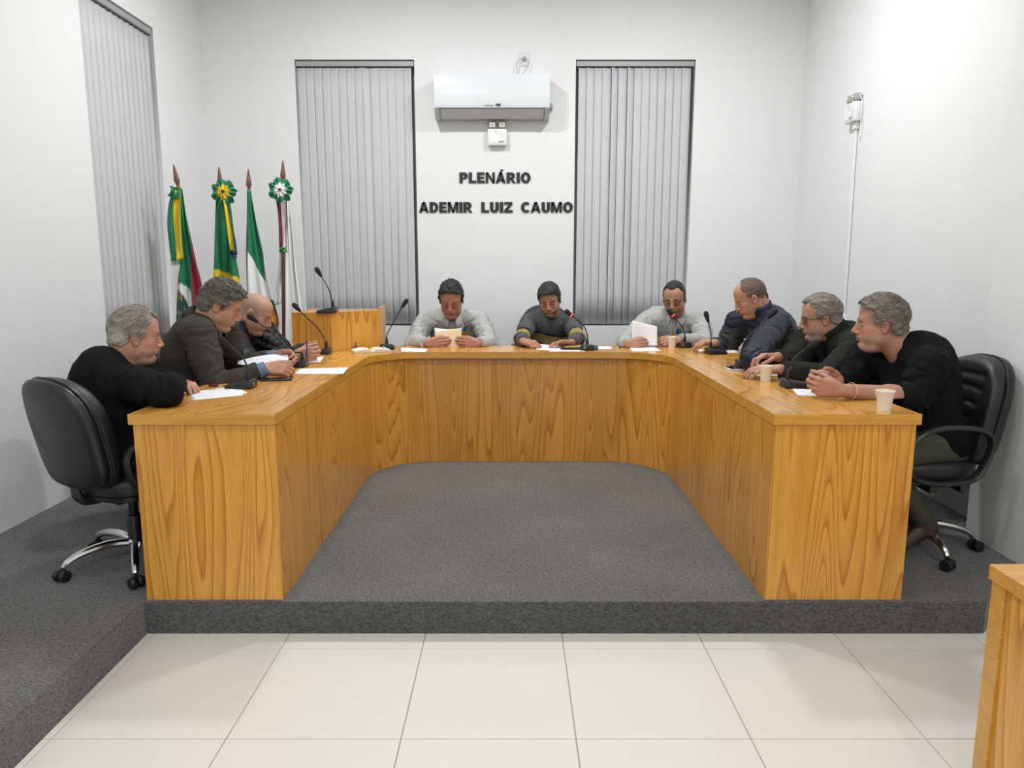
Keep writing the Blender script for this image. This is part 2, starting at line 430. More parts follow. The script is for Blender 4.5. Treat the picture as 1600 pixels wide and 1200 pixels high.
vv = [tuple(q.co) for q in bm.verts]
for f in bm.faces:
    pass
mb.v = vv; mb.f = [tuple(q.index for q in f.verts) for f in bm.faces]; mb.m = [0 if abs(f.normal.z) > .5 else 1 for f in bm.faces]; bm.free()
desk_part(mb, 'desk_top', [M_WOODY, M_EDGE], 30)
TH = 0.018
mb = MB(); mb.bbox((XLO, YFR, ZP), (XLI, YFR + TH, ZT - .042), .0012, seg=1); desk_part(mb, 'end_panel', M_WOODZ)
mb = MB(); mb.bbox((XRI, YFR, ZP), (XRO, YFR + TH, ZT - .042), .0012, seg=1); desk_part(mb, 'end_panel', M_WOODZ2)
def ribbon_panel(path, name, m, t=TH, z0=ZP, z1=ZT - .042):
    mb = MB(); n = len(path); off = []
    for i in range(n):
        a = Vector(path[max(i - 1, 0)]); b = Vector(path[min(i + 1, n - 1)]); d = (b - a).normalized()
        off.append((path[i][0] - d.y * t, path[i][1] + d.x * t))
    v = [(x, y, z) for P in (path, off) for z in (z0, z1) for x, y in P]
    f = []
    for i in range(n - 1):
        f += [(i, i + 1, n + i + 1, n + i), (2 * n + i, 3 * n + i, 3 * n + i + 1, 2 * n + i + 1), (n + i, n + i + 1, 3 * n + i + 1, 3 * n + i), (i, 2 * n + i, 2 * n + i + 1, i + 1)]
    f += [(0, n, 3 * n, 2 * n), (n - 1, 3 * n - 1, 4 * n - 1, 2 * n - 1)]
    mb.add(v, f)
    return desk_part(mb, name, m, 30)
g = .001
ribbon_panel([(XLI, YFR + TH + g + 0.25 * k) for k in range(0, 7)] + [(XLI, 4.45)], 'inner_panel', M_WOODZ3)
ribbon_panel([(XLI, 4.452)] + arc(XLI + RC, YPB - RC, RC, 180, 90, 16) + [(-.3, YPB), (0.034, YPB)], 'curved_panel', M_WOODZ)
ribbon_panel([(0.036, YPB), (.3, YPB)] + arc(XRI - RC, YPB - RC, RC, 90, 0, 16) + [(XRI, 4.452)], 'curved_panel', M_WOODZ2)
ribbon_panel([(XRI, 4.45)] + [(XRI, 4.35 - 0.25 * k) for k in range(0, 6)] + [(XRI, YFR + TH + g)], 'inner_panel', M_WOODZ3)
# hidden supports
mb = MB(); mb.box((XRO - TH, 4.0, ZP), (XRO, 4.02, ZT - .042)); 
for a, b in (((XLI - .30, 4.7, ZP), (XLI - .02, 4.718, ZT - .043)), ((XRI + .02, 4.7, ZP), (XRI + .30, 4.718, ZT - .043)), ((.0, YPB + TH + .002, ZP), (.018, YBK - .06, ZT - .043))):
    mb = MB(); mb.box(a, b); desk_part(mb, 'support_panel', M_WOODZ)
M_SCREW = mat('screw_cap', (0.85, 0.83, 0.78), 0.35)
for cx, sgn in ((XLI + RC, 1), (XRI - RC, -1)):
    for ang in (150, 138, 123, 107, 91):
        a = math.radians(ang); px, py = cx + sgn * (RC) * math.cos(a), YPB - RC + (RC) * math.sin(a)
        n = Vector((-sgn * math.cos(a), -math.sin(a), 0))
        M = n.to_track_quat('Z', 'Y').to_matrix().to_4x4()
        mb = MB(); mb.lathe([(.0055, -.001), (.0055, .0012), (.003, .0022)], 10, (px, py, ZT - .075), M); desk_part(mb, 'screw_cap', M_SCREW)
# small metal tag under the edge in the middle
mb = MB(); mb.bbox((-.10, YPB - .003, ZT - .066), (-.052, YPB, ZT - .050), .0006, seg=1); desk_part(mb, 'name_plate', M_ALU)

# ------------------------------------------------------------------ lectern beside the desk
lec = empty('lectern', (-1.2, 5.2, ZP)); tag(lec, 'pine lectern with an angled front panel standing at the desk corner', 'lectern')
LZ = 1.18
fp = [(-1.475, 4.935), (-1.214, 4.935), (-.93, 5.222), (-.93, 5.43), (-1.475, 5.43)]
def lpart(mb, name, m):
    mb.v = [(x + 1.2, y - 5.2, z - ZP) for x, y, z in mb.v]; return mb.build(name, m, lec)
def vpanel(p, q, z0, z1, t, name, m):
    a, b = Vector(p), Vector(q); d = (b - a).normalized(); nn = Vector((-d.y, d.x)) * t
    mb = MB(); mb.prism([tuple(a), tuple(b), tuple(b + nn), tuple(a + nn)], z0, z1); return lpart(mb, name, m)
vpanel(fp[0], fp[1], ZP, LZ, .018, 'front_panel', M_WOODZ3)
vpanel((-1.2135, 4.9355), fp[2], ZP, LZ, .018, 'angled_panel', M_WOODZ2)
vpanel(fp[2], fp[3], ZP, LZ + .02, .018, 'side_panel', M_EDGE)
vpanel(fp[4], (fp[0][0], fp[0][1] + .019), ZP, LZ, .018, 'side_panel', M_EDGE)
mb = MB(); mb.prism([(-1.456, 4.955), (-1.222, 4.955), (-.950, 5.228), (-.950, 5.43), (-1.456, 5.43)], LZ - .022, LZ - .003); lpart(mb, 'reading_top', M_WOODY)

# ------------------------------------------------------------------ second desk on the tiled floor (cut by the frame)
d2 = empty('side_desk', (1.62, 1.2, 0)); tag(d2, 'pine desk with recessed side panel standing on the cream tiles', 'desk')
def p2(mb, name, m): mb.v = [(x - 1.62, y - 1.2, z) for x, y, z in mb.v]; return mb.build(name, m, d2)
DX, DY, DZ = 1.20, 1.745, 0.75
mb = MB(); mb.bbox((DX - .004, 0.55, DZ - .038), (2.1, DY + .004, DZ), .0015, seg=1); p2(mb, 'desk_top', [M_EDGE])
mb = MB(); mb.bbox((DX + .004, DY - .05, 0), (2.08, DY, DZ - .038), .001, seg=1); p2(mb, 'front_panel', M_EDGE)
mb = MB(); mb.box((DX + .012, .6, 0), (DX + .03, DY - .0505, DZ - .038)); p2(mb, 'side_panel', M_WOODZ2)
mb = MB(); mb.box((2.05, .6, 0), (2.068, DY - .051, DZ - .038)); p2(mb, 'side_panel', M_WOODZ2)
# ================================================================== OFFICE CHAIRS (local forward = +x)
def superell(w, h, n=48, e=3.2, top=1.0):
    out = []
    for k in range(n):
        a = 2 * math.pi * k / n; c, s = math.cos(a), math.sin(a)
        ee = e if s < 0 else e * top
        out.append((w * math.copysign(abs(c) ** (2 / ee), c), h * math.copysign(abs(s) ** (2 / ee), s)))
    return out
def pad(outline, layers, place, front=None, rings=0):
    """stack of scaled outlines; last layer closed by rings down to a centre point"""
    mb = MB(); n = len(outline); v, f = [], []
    for sc, d in layers:
        v += [place(x * sc, y * sc, d) for x, y in outline]
    k = len(layers)
    for i in range(k - 1):
        f += [(i * n + j, i * n + (j + 1) % n, (i + 1) * n + (j + 1) % n, (i + 1) * n + j) for j in range(n)]
    f.append(tuple(range(n - 1, -1, -1)))
    sc, d = layers[-1]
    base = k - 1
    for q in range(1, rings):
        s = sc * (1 - q / rings)
        v += [place(x * s, y * s, d + (front(x * s, y * s) if front else 0)) for x, y in outline]
        f += [(base * n + j, base * n + (j + 1) % n, (base + 1) * n + (j + 1) % n, (base + 1) * n + j) for j in range(n)]
        base += 1
    if rings:
        v.append(place(0, 0, d + (front(0, 0) if front else 0))); c = len(v) - 1
        f += [(base * n + j, base * n + (j + 1) % n, c) for j in range(n)]
    else: f.append(tuple(range(base * n, base * n + n)))
    return mb.add(v, f)
def make_chair():
    t = empty('office_chair', (0, 0, ZP))
    so = superell(.235, .245)
    pad(so, [(.90, .395), (.99, .402), (1.0, .42), (1.0, .445), (.985, .462), (.93, .472)], lambda x, y, d: (x + .02, y, d - (.03 * max(0, x - .12) / .115 if x > .12 else 0)), front=lambda x, y: .008 * (1 - (x / .24) ** 2), rings=5).build('seat', M_LEATHER, t, 50)
    pad(so, [(.80, .368), (.94, .372), (.95, .394)], lambda x, y, d: (x + .02, y, d)).build('seat_shell', M_BLACKP, t, 50)
    tilt = math.radians(11)
    def bp(y, z, d): # outline (y,z), d = forward
        zz = z + .685; xx = -.235 + d - .035 * (1 - (y / .22) ** 2) + .0
        return (xx - (zz - .45) * math.tan(tilt), y, zz)
    bo = superell(.222, .245, 64, 4.2, .62)
    def grooves(y, z):
        g = .012 * (1 - (y / .24) ** 2)
        if abs(y) < .125:
            for zz in (-.10, -.03, .04, .11):
                g -= .011 * math.exp(-((z - zz + .012 * (y / .12) ** 2) / .011) ** 2)
        for yy in (-.14, .14):
            if -.15 < z < .16: g -= .008 * math.exp(-((y - yy) / .01) ** 2)
        if abs(y) < .14: g -= .008 * math.exp(-((z - .165) / .011) ** 2)
        return g
    br = pad(bo, [(.93, .036), (1.0, .04), (1.015, .06), (1.0, .088), (.96, .102)], bp, front=grooves, rings=22).build('backrest', M_LEATHER, t, 60)
    pad(bo, [(.84, -.012), (.95, -.006), (.995, .006), (1.005, .028), (.99, .034)], bp).build('back_shell', M_BLACKP, br, 50)
    pts = [bp(*[(x * 1.012), (y * 1.012), .037]) for x, y in bo]
    MB().tube(pts, .0055, 6, closed=True).build('piping', M_BLACKP, br)
    mb = MB(); mb.tube(spline([(-.02, 0, .375), (-.18, 0, .365), (-.225, 0, .38), (-.245, 0, .41), (-.245, 0, .47)], 20), [.028 - .014 * i / 20 for i in range(21)], 8); mb.v = [(x, y * 1.5, z) for x, y, z in mb.v]; mb.build('back_support', M_BLACKP, t)
    mb = MB(); mb.bbox((-.12, -.09, .33), (.12, .09, .37), .01); mb.build('tilt_mechanism', M_BLACKP, t)
    mb = MB(); mb.tube([(.02, -.08, .345), (.03, -.2, .335), (.035, -.27, .33)], [.007, .007, .012], 8); mb.build('tilt_lever', M_BLACKP, t)
    mb = MB(); mb.lathe([(.03, .11), (.03, .235), (.027, .24), (.021, .245), (.021, .335)], 18); mb.build('gas_column', M_BLACKP, t)
    for s in (-1, 1):
        loop = [(.20, .50), (.175, .585), (.10, .635), (-.02, .645), (-.13, .632), (-.18, .585), (-.165, .50), (-.115, .415), (-.03, .395), (.08, .395), (.165, .425)]
        pts = []
        P = [np.array((x, s * .272, z)) for x, z in loop]; n = len(P)
        for i in range(n):
            a, b, c, d = P[i - 1], P[i], P[(i + 1) % n], P[(i + 2) % n]
            for k in range(4):
                u = k / 4; pts.append(0.5 * (2 * b + (c - a) * u + (2 * a - 5 * b + 4 * c - d) * u * u + (3 * b - a - 3 * c + d) * u ** 3))
        mb = MB(); mb.tube([(0, p[1] * 0, p[2]) if 0 else tuple(p) for p in pts], .0135, 10, closed=True)
        mb.v = [(x, s * .272 + (y - s * .272) * 1.7, z) for x, y, z in mb.v]
        ar = mb.build('armrest', M_BLACKP, t)
        for x in (-.07, .07):
            mb = MB(); mb.bbox((x - .022, min(s * .17, s * .285), .352), (x + .022, max(s * .17, s * .285), .392), .008); mb.build('armrest_bracket', M_BLACKP, ar)
    mb = MB(); mb.lathe([(.034, .085), (.042, .09), (.042, .115), (.034, .125)], 20); mb.build('base_hub', M_CHROME, t)
    for k in range(5):
        a = 2 * math.pi * k / 5 + math.radians(20); c, s = math.cos(a), math.sin(a)
        prof = spline([(.03, .108), (.12, .122), (.22, .108), (.275, .085), (.295, .062)], 16)
        mb = MB(); mb.tube([(r * c, r * s, z) for r, z in prof], [.021 - .008 * i / 16 for i in range(17)], 10)
        lg = mb.build('base_leg', M_CHROME, t)
        mb = MB()
        for o in (-.016, .016):
            M = Matrix.Translation((.305 * c, .305 * s, .027)) @ Matrix.Rotation(a + .5, 4, 'Z') @ Matrix.Translation((0, o, 0)) @ Matrix.Rotation(math.pi / 2, 4, 'X')
            mb.lathe([(.012, -.012), (.024, -.012), (.027, -.007), (.027, .007), (.024, .012), (.012, .012)], 18, M=M)
        mb.tube([(.295 * c, .295 * s, .03), (.295 * c, .295 * s, .064)], .008, 8)
        mb.build('caster', M_BLACKP, lg)
    return t
CHAIR = make_chair()
_first = [True]
def chair(x, y, deg, label):
    o = CHAIR if _first[0] else copy_tree(CHAIR)
    _first[0] = False
    o.location = (x, y, ZP); o.rotation_euler = (0, 0, math.radians(deg)); o.scale = (1, 1, 1)
    return tag(o, label, 'chair', 'black office chairs around the council desk')
_c1 = chair(-1.725, 3.22, 60, 'black swivel chair under the person in black sweater with folded arms')
_c1.scale = (1, 1, .965)
chair(-1.72, 3.90, 8, 'black swivel chair under the person in the brown-grey blazer')
chair(-1.90, 4.60, 0, 'black swivel chair under the person in the black puffer jacket')
chair(-.46, 5.95, -90, 'black swivel chair under the person reading the tan paper')
_c5 = chair(.285, 6.02, -90, 'black swivel chair whose rounded back shows behind the patterned sweater')
_c5.scale = (1, 1, 1.09)
chair(1.24, 5.98, -100, 'black swivel chair under the person holding up cream paper')
chair(1.90, 4.95, 188, 'black swivel chair under the person in the navy and grey quilted jacket')
chair(1.98, 4.14, 184, 'black swivel chair under the person in the dark olive jacket')
chair(1.925, 3.43, 183, 'black swivel chair with loop armrest under the person with bare clasped forearms')

# ================================================================== AIR CONDITIONER, EMERGENCY LAMPS, OUTLET
M_ACW = mat('ac_white', (0.70, 0.74, 0.76), 0.22)
M_ACG = mat('ac_grey', (0.46, 0.46, 0.455), 0.4)
M_LETTER = mat('black_letter', (0.012, 0.012, 0.012), 0.45)
M_PRINT = mat('dark_print', (0.05, 0.055, 0.07), 0.5)
M_PRINTG = mat('grey_print', (0.45, 0.46, 0.47), 0.5)
ac = empty('air_conditioner', (-.165, YB, 2.70)); tag(ac, 'white split air conditioner mounted high between the two blinds', 'air conditioner')
def extr(prof, x0, x1, name, m, parent, ang=30):
    n = len(prof); v = [(x, y, z) for x in (x0, x1) for y, z in prof]
    f = [tuple(range(n - 1, -1, -1)), tuple(range(n, 2 * n))] + [(i, (i + 1) % n, n + (i + 1) % n, n + i) for i in range(n)]
    me = MB().add(v, f).mesh(name, ang); bm = bmesh.new(); bm.from_mesh(me); bmesh.ops.recalc_face_normals(bm, faces=bm.faces); bm.to_mesh(me); bm.free()
    return link(name, me, m, parent)
hw = .475
extr([(0, .01), (0, .335), (-.17, .335), (-.17, .10), (-.085, .01)], -hw + .012, hw - .012, 'body', M_ACG, ac)
extr([(-.165, .345), (-.195, .338), (-.207, .30), (-.209, .20), (-.203, .10), (-.195, .078), (-.172, .078), (-.172, .345)], -hw, hw, 'front_panel', M_ACW, ac, 40)
extr([(-.168, .346), (-.0, .346), (-.0, .336), (-.168, .336)], -hw, hw, 'top_cover', M_ACW, ac)
extr([(-.183, .070), (-.122, .004), (-.112, .010), (-.172, .078)], -hw + .045, hw - .045, 'air_flap', M_ACG, ac)
for s in (-1, 1):
    extr([(-.195, .076), (-.125, .0), (0, .0), (0, .076)], s * (hw - .02) - .02, s * (hw - .02) + .02, 'side_cheek', M_ACG, ac)
for k, (x0, x1) in enumerate(((-.060, -.048), (-.046, -.040), (-.038, -.026), (-.024, -.018), (-.016, -.004), (-.002, .010))):
    mb = MB(); mb.box((x0, -.2072, .092), (x1, -.2055, .104)); mb.build('brand_mark', mat('pale_print', (.52, .55, .56), .4), ac)
mb = MB(); mb.box((.032, -.2072, .090), (.072, -.2055, .108)); mb.build('badge', M_PRINT, ac)
mb = MB(); mb.lathe([(.022, 0), (.03, .008), (.03, .028), (.024, .034)], 16, (hw, -.03, .12), Matrix.Rotation(math.pi / 2, 4, 'Y')); mb.build('pipe_cap', M_GREYP, ac)
def emergency_light(M, label, cord=False):
    t = empty('emergency_light', (0, 0, 0)); t.matrix_world = M
    tag(t, label, 'emergency light')
    mb = MB(); mb.bbox((-.082, -.062, -.075), (.082, 0, .062), .012); mb.build('housing', M_WHITEP, t)
    mb = MB(); mb.bbox((-.068, -.0645, -.058), (.068, -.060, .048), .004, seg=1); mb.build('front_cover', M_WHITEP, t)
    for s in (-1, 1):
        h = empty('x', (0, 0, 0)); bpy.data.objects.remove(h)
        mb = MB(); x = s * .042
        mb.bbox((x - .031, -.055, .07), (x + .031, -.012, .117), .004, m=0, seg=1)
        hd = mb.build('lamp_head', M_GREYP, t)
        mb = MB(); mb.bbox((x - .025, -.058, .075), (x + .025, -.0535, .112), .002, seg=1); mb.build('reflector', mat('reflector', (.55, .53, .47), .22, .8), hd)
        mb = MB(); mb.lathe([(.008, 0), (.009, .006), (.005, .011)], 10, (x, -.058, .094), Matrix.Rotation(math.pi / 2, 4, 'X')); mb.build('bulb', mat('bulb_glass', (.8, .78, .7), .1), hd)
        mb = MB(); mb.tube([(x, -.03, .055), (x, -.03, .072)], .008, 8); mb.build('bracket', M_GREYP, hd)
    for x0, x1 in ((.012, .024), (.026, .033), (.035, .043), (.045, .051), (.053, .058)):
        mb = MB(); mb.box((x0, -.0655, -.051), (x1, -.0642, -.042)); mb.build('brand_mark', M_PRINT, t)
    mb = MB(); mb.box((-.018, -.0655, .036), (-.010, -.0642, .044)); mb.build('indicator', M_PRINT, t)
    for k in range(3):
        mb = MB(); mb.box((-.012, -.0652, .030 - k * .012), (.05, -.0642, .0315 - k * .012)); mb.build('printed_line', M_PRINTG, t)
    return t
emergency_light(Matrix.Translation((-.125, YB, 2.575)), 'white twin-head emergency light below the air conditioner')
el = emergency_light(Matrix.Translation((XR, 5.50, 2.575)) @ Matrix.Rotation(math.radians(-90), 4, 'Z'), 'white twin-head emergency light with loose cord on the side wall')
mb = MB(); mb.tube(spline([(.07, -.03, .11), (.10, -.02, .06), (.104, -.02, -.06), (.09, -.02, -.19), (.08, -.02, -.16)], 20), .0028, 6); mb.build('power_cord', M_WHITEP, el)
mb = MB(); mb.tube(spline([(.05, -.062, .07), (.072, -.068, 0), (.045, -.068, -.06), (.03, -.03, -.1)], 18), .0028, 6); mb.build('power_cord', M_WHITEP, el)
# conduit down the side wall
cd = empty('cable_conduit', (XR - .012, 5.46, 1.1)); tag(cd, 'thin white conduit running down the side wall to a socket', 'conduit')
mb = MB(); mb.tube([(0, 0, 0), (0, .015, 1.36)], .011, 10); mb.build('pipe', M_WHITEP, cd)
mb = MB(); mb.bbox((-.022, -.012, 1.35), (.012, .042, 1.40), .005); mb.build('coupling', M_WHITEP, cd)
mb = MB(); mb.bbox((-.03, -.03, -.12), (.012, .03, .03), .006); mb.build('socket_box', M_WHITEP, cd)
for z in (-.09, -.05, -.01):
    mb = MB(); mb.box((-.0325, -.008, z), (-.0295, .008, z + .012)); mb.build('socket_slot', M_PRINT, cd)
# outlet above the air conditioner
ou = empty('wall_outlet', (.105, YB, 3.205)); tag(ou, 'square white wall outlet with plugged cable above the air conditioner', 'outlet')
mb = MB(); mb.bbox((-.038, -.012, -.055), (.038, 0, .055), .004); mb.build('cover_plate', mat('outlet_plate', (.70, .73, .75), .35), ou)
mb = MB(); mb.lathe([(.018, 0), (.018, .022), (.012, .04)], 14, (0, -.012, 0), Matrix.Rotation(math.pi / 2, 4, 'X')); mb.build('plug', M_GREYP, ou)
mb = MB(); mb.tube(spline([(0, -.05, 0), (.03, -.05, -.02), (.02, -.04, -.08), (-.04, -.03, -.15), (-.05, -.03, -.17)], 20), .0028, 6)
mb.tube(spline([(0, -.05, 0), (-.04, -.05, -.01), (-.066, -.04, -.06), (-.056, -.03, -.12), (-.055, -.03, -.17)], 20), .0028, 6); mb.build('cable', M_GREYP, ou)
# wall lettering
def glyph(ch, cap, dep):
    """bold capital built from strokes, cap height 1, returns mesh builder and width"""
    mb = MB(); t, v = .28, .225
    def poly(p): 
        a = sum(p[i][0] * p[(i + 1) % len(p)][1] - p[(i + 1) % len(p)][0] * p[i][1] for i in range(len(p)))
        p = p if a > 0 else p[::-1]
        n = len(p); mb.add([(x * cap, y_, z * cap) for y_ in (-dep, 0) for x, z in p], [tuple(range(n)), tuple(range(2 * n - 1, n - 1, -1))] + [((i + 1) % n, i, n + i, n + (i + 1) % n) for i in range(n)])
    bar = lambda x0, z0, x1, z1: poly([(x0, z0), (x1, z0), (x1, z1), (x0, z1)])
    def ring(cx, cz, rx, rz, a0, a1, tx=t, tz=v, n=18):
        for i in range(n):
            q = [math.radians(a0 + (a1 - a0) * (i + d) / n) for d in (0, 1)]
            poly([(cx + rx * math.cos(q[0]), cz + rz * math.sin(q[0])), (cx + rx * math.cos(q[1]), cz + rz * math.sin(q[1])), (cx + (rx - tx) * math.cos(q[1]), cz + (rz - tz) * math.sin(q[1])), (cx + (rx - tx) * math.cos(q[0]), cz + (rz - tz) * math.sin(q[0]))])
    if ch == 'I': bar(0, 0, t, 1); w_ = t
    elif ch == 'L': bar(0, 0, t, 1); bar(t, 0, .64, v); w_ = .64
    elif ch == 'E': bar(0, 0, t, 1); bar(t, 0, .68, v); bar(t, 1 - v, .66, 1); bar(t, .41, .62, .59); w_ = .68
    elif ch in 'PR':
        bar(0, 0, t, 1); bar(t, 1 - v, .42, 1); bar(t, .37, .42, .55); ring(.42, .685, .31, .315, -90, 90); w_ = .73
        if ch == 'R': poly([(.30, .40), (.52, .42), (.80, 0), (.53, 0)]); w_ = .80
    elif ch == 'D': bar(0, 0, t, 1); bar(t, 1 - v, .36, 1); bar(t, 0, .36, v); ring(.36, .5, .41, .5, -90, 90); w_ = .77
    elif ch == 'O': ring(.43, .5, .43, .515, 0, 360, n=36); w_ = .86
    elif ch == 'C': ring(.43, .5, .43, .515, 44, 316, n=28); w_ = .755
    elif ch == 'U': bar(0, .36, t, 1); bar(.74 - t, .36, .74, 1); ring(.37, .37, .37, .385, 180, 360); w_ = .74
    elif ch == 'N': bar(0, 0, .21, 1); bar(.59, 0, .80, 1); poly([(0, 1), (.22, 1), (.80, 0), (.58, 0)]); w_ = .80
    elif ch == 'M': bar(0, 0, .20, 1); bar(.74, 0, .94, 1); poly([(0, 1), (.27, 1), (.56, 0), (.38, 0)]); poly([(.67, 1), (.94, 1), (.56, 0), (.38, 0)]); w_ = .94
    elif ch == 'Z': bar(0, 1 - v, .68, 1); bar(0, 0, .70, v); poly([(.40, 1 - v), (.68, 1 - v), (.30, v), (.0, v)]); w_ = .70
    elif ch in 'A\u00c1':
        poly([(.30, 1), (.56, 1), (.24, 0), (0, 0)]); poly([(.30, 1), (.56, 1), (.86, 0), (.62, 0)]); bar(.20, .19, .66, .36); w_ = .86
        if ch != 'A': poly([(.36, 1.07), (.50, 1.07), (.68, 1.28), (.43, 1.28)])
    return mb, w_
def lettering(words, name, label, zbase, cap):
    root = empty(name, (0, YB, zbase)); tag(root, label, 'sign')
    for wd, x0, x1 in words:
        gl = [glyph(c, cap, .012) for c in wd]; gap = .085
        tot = cap * (sum(w_ for _, w_ in gl) + gap * (len(wd) - 1)); sx = (x1 - x0) / tot; x = x0
        for mb, w_ in gl:
            mb.v = [(a * sx, b, c) for a, b, c in mb.v]
            mb.build('letter', M_LETTER, root, loc=(x, 0, 0)); x += (w_ + gap) * cap * sx
zl1, zl2 = aty(770, 286, YB)[2], aty(770, 332, YB)[2]
X_ = lambda px, py: aty(px, py, YB)[0]
lettering([('PLENÁRIO', X_(718, 278), X_(829, 278))], 'wall_lettering', 'black raised capital letters spelling PLENÁRIO on the white wall', zl1, .088)
lettering([('ADEMIR', X_(655, 324), X_(738, 324)), ('LUIZ', X_(752, 324), X_(801, 324)), ('CAUMO', X_(814, 324), X_(895, 324))], 'wall_lettering', 'black raised capital letters spelling ADEMIR LUIZ CAUMO on the white wall', zl2, .088)

# ================================================================== FLAGS
GREEN, YEL, RED, WHT, NAVY, BURG, DGRN, BLK, ORG = (.004, .19, .075), (.80, .58, .004), (.34, .008, .03), (.84, .85, .84), (.01, .02, .10), (.17, .008, .025), (.006, .07, .04), (.02, .025, .025), (.62, .28, .02)
M_POLE = mat('flag_pole_wood', (.13, .035, .022), .35, coat=.3)
M_FIN = mat('finial_wood', (.16, .06, .03), .35, coat=.3)
def color_mesh(o, cols):
    at = o.data.color_attributes.new('Col', 'FLOAT_COLOR', 'POINT')
    c = np.ones((len(cols), 4), np.float32); c[:, :3] = cols; at.data.foreach_set('color', c.ravel())
def sheet(name, fn, colf, nu, nv, parent, thick=.002):
    v, c = [], []
    for j in range(nv + 1):
        for i in range(nu + 1):
            u, w_ = i / nu, j / nv; v.append(fn(u, w_)); c.append(colf(u, w_))
    f = [(j * (nu + 1) + i, j * (nu + 1) + i + 1, (j + 1) * (nu + 1) + i + 1, (j + 1) * (nu + 1) + i) for j in range(nv) for i in range(nu)]
    me = MB().add(v, f).mesh(name, 180); o = link(name, me, M_VC, parent); color_mesh(o, c)
    s = o.modifiers.new('thick', 'SOLIDIFY'); s.thickness = thick
    return o
def flag(tip, foot, label, cloth, rosette=None, ribbon=None, yd=5.75):
    """tip, foot: pixels of the pole's axis at depth yd; cloth etc. are functions of pixels so the drape keeps its traced outline at its own distance"""
    T = aty(*tip, yd); B0 = aty(*foot, yd); d = nrm(T - B0); base = B0 + d * ((ZP + .03 - B0[2]) / d[2])
    base_loc = (base[0], base[1], ZP)
    t = empty('flag', base_loc); tag(t, label, 'flag', 'ceremonial flags in the corner')
    rel = lambda p: tuple(np.asarray(p) - np.array(base_loc))
    L_ = np.linalg.norm(T - base)
    mb = MB(); mb.tube([rel(base), rel(T - d * .18)], .0125, 12); mb.build('pole', M_POLE, t)
    q = Vector(d).to_track_quat('Z', 'Y').to_matrix().to_4x4()
    mb = MB(); mb.lathe([(.012, -.20), (.017, -.19), (.015, -.165), (.011, -.15), (.014, -.135), (.021, -.115), (.016, -.08), (.009, -.03), (.004, 0)], 14, rel(T), q); mb.build('finial', M_FIN, t)
    mb = MB(); mb.lathe([(.10, 0), (.10, .015), (.06, .03), (.03, .04), (.016, .1)], 24); mb.build('stand_foot', M_POLE, t)
    cloth(t, rel)
    if rosette:
        (rx, ry, rr, c1, c2, c3) = rosette
        C0 = aty(rx, ry, yd - .12); R = rr / F_PX * (yd)
        nu, nv = 72, 10
        def fn(u, w_):
            a = 2 * math.pi * u; r = R * w_ * (1 + .10 * w_ * math.sin(7 * a + 1.3)); dd = .018 * w_ * math.sin(11 * a + 2 * math.sin(3 * a)) - .025 * (1 - w_)
            return rel(C0 + np.array([r * math.cos(a), dd, r * math.sin(a)]))
        def cf(u, w_): return c3 if w_ < .2 else (c2 if w_ < .54 + .06 * math.sin(u * 2 * math.pi * 9) else c1)
        sheet('rosette', fn, cf, nu, nv, t)
    if ribbon: ribbon(t, rel)
    return t
def drape(left, right, colf, yd, amp=.03, nf=3.0, ph=0.0, nu=64, nv=90, name='cloth'):
    """left/right: lists of (px, py) edges from top to bottom"""
    ls = spline([(*p, 0) for p in left], nv); rs = spline([(*p, 0) for p in right], nv)
    def fn_factory(rel):
        def fn(u, w_):
            i = min(int(round(w_ * nv)), nv); a, b = ls[min(i, len(ls) - 1)], rs[min(i, len(rs) - 1)]
            p = a * (1 - u) + b * u
            P = aty(p[0], p[1], yd)
            wpx = abs(b[0] - a[0]) / F_PX * yd
            P[1] += min(amp, wpx * .35) * (.25 + .75 * w_) * math.sin(2 * math.pi * nf * u + ph + 1.2 * math.sin(3 * w_)) + .012 * math.sin(9 * u + 5 * w_)
            return rel(P)
        return fn
    def do(t, rel): return sheet(name, fn_factory(rel), colf, nu, nv, t)
    return do
def pixcol(left, right, f, nv=90):
    ls = spline([(*p, 0) for p in left], nv); rs = spline([(*p, 0) for p in right], nv)
    def g(u, w_):
        i = min(int(round(w_ * nv)), nv); p = ls[min(i, len(ls) - 1)] * (1 - u) + rs[min(i, len(rs) - 1)] * u
        return f(p[0], p[1])
    return g
def el(px, py, cx, cy, rx, ry, rot=0):
    c, s = math.cos(math.radians(rot)), math.sin(math.radians(rot)); dx, dy = px - cx, py - cy
    return math.hypot((dx * c + dy * s) / rx, (-dx * s + dy * c) / ry)
# flag with green, red and white field and round coat of arms
def c1(px, py):
    e = el(px, py, 287, 492, 17, 50, -6)
    if e < 1 and px < 302 - (500 - py) * .12:
        if e > .93 and px > 290: return WHT
        k = el(px, py, 283, 492, 11, 40, -5)
        if k < 1:
            if py < 470: return DGRN if (int(px * .9) + int(py * .35)) % 3 else ORG
            if py < 484: return DGRN
            if abs(el(px, py, 281, 500, 12, 15) - .8) < .12: return (.18, .22, .25)
            return BLK if (int(px * .7) + int(py * .5)) % 4 else (.35, .36, .33)
        return WHT
    if px > 295 + (py - 388) * .085 and py > 388 + (px - 297) * .25 and px < 340:
        if px > 296 + (py - 385) * .09: return RED
    if py > 436 and px < 281 + (py - 436) * .6 and py < 470: return RED
    if py > 478 and px > 300: return RED
    return GREEN
l1, r1 = [(279, 296), (278, 350), (279, 410), (276, 440), (274, 520), (276, 640)], [(284, 294), (293, 345), (304, 395), (318, 445), (326, 520), (330, 640)]
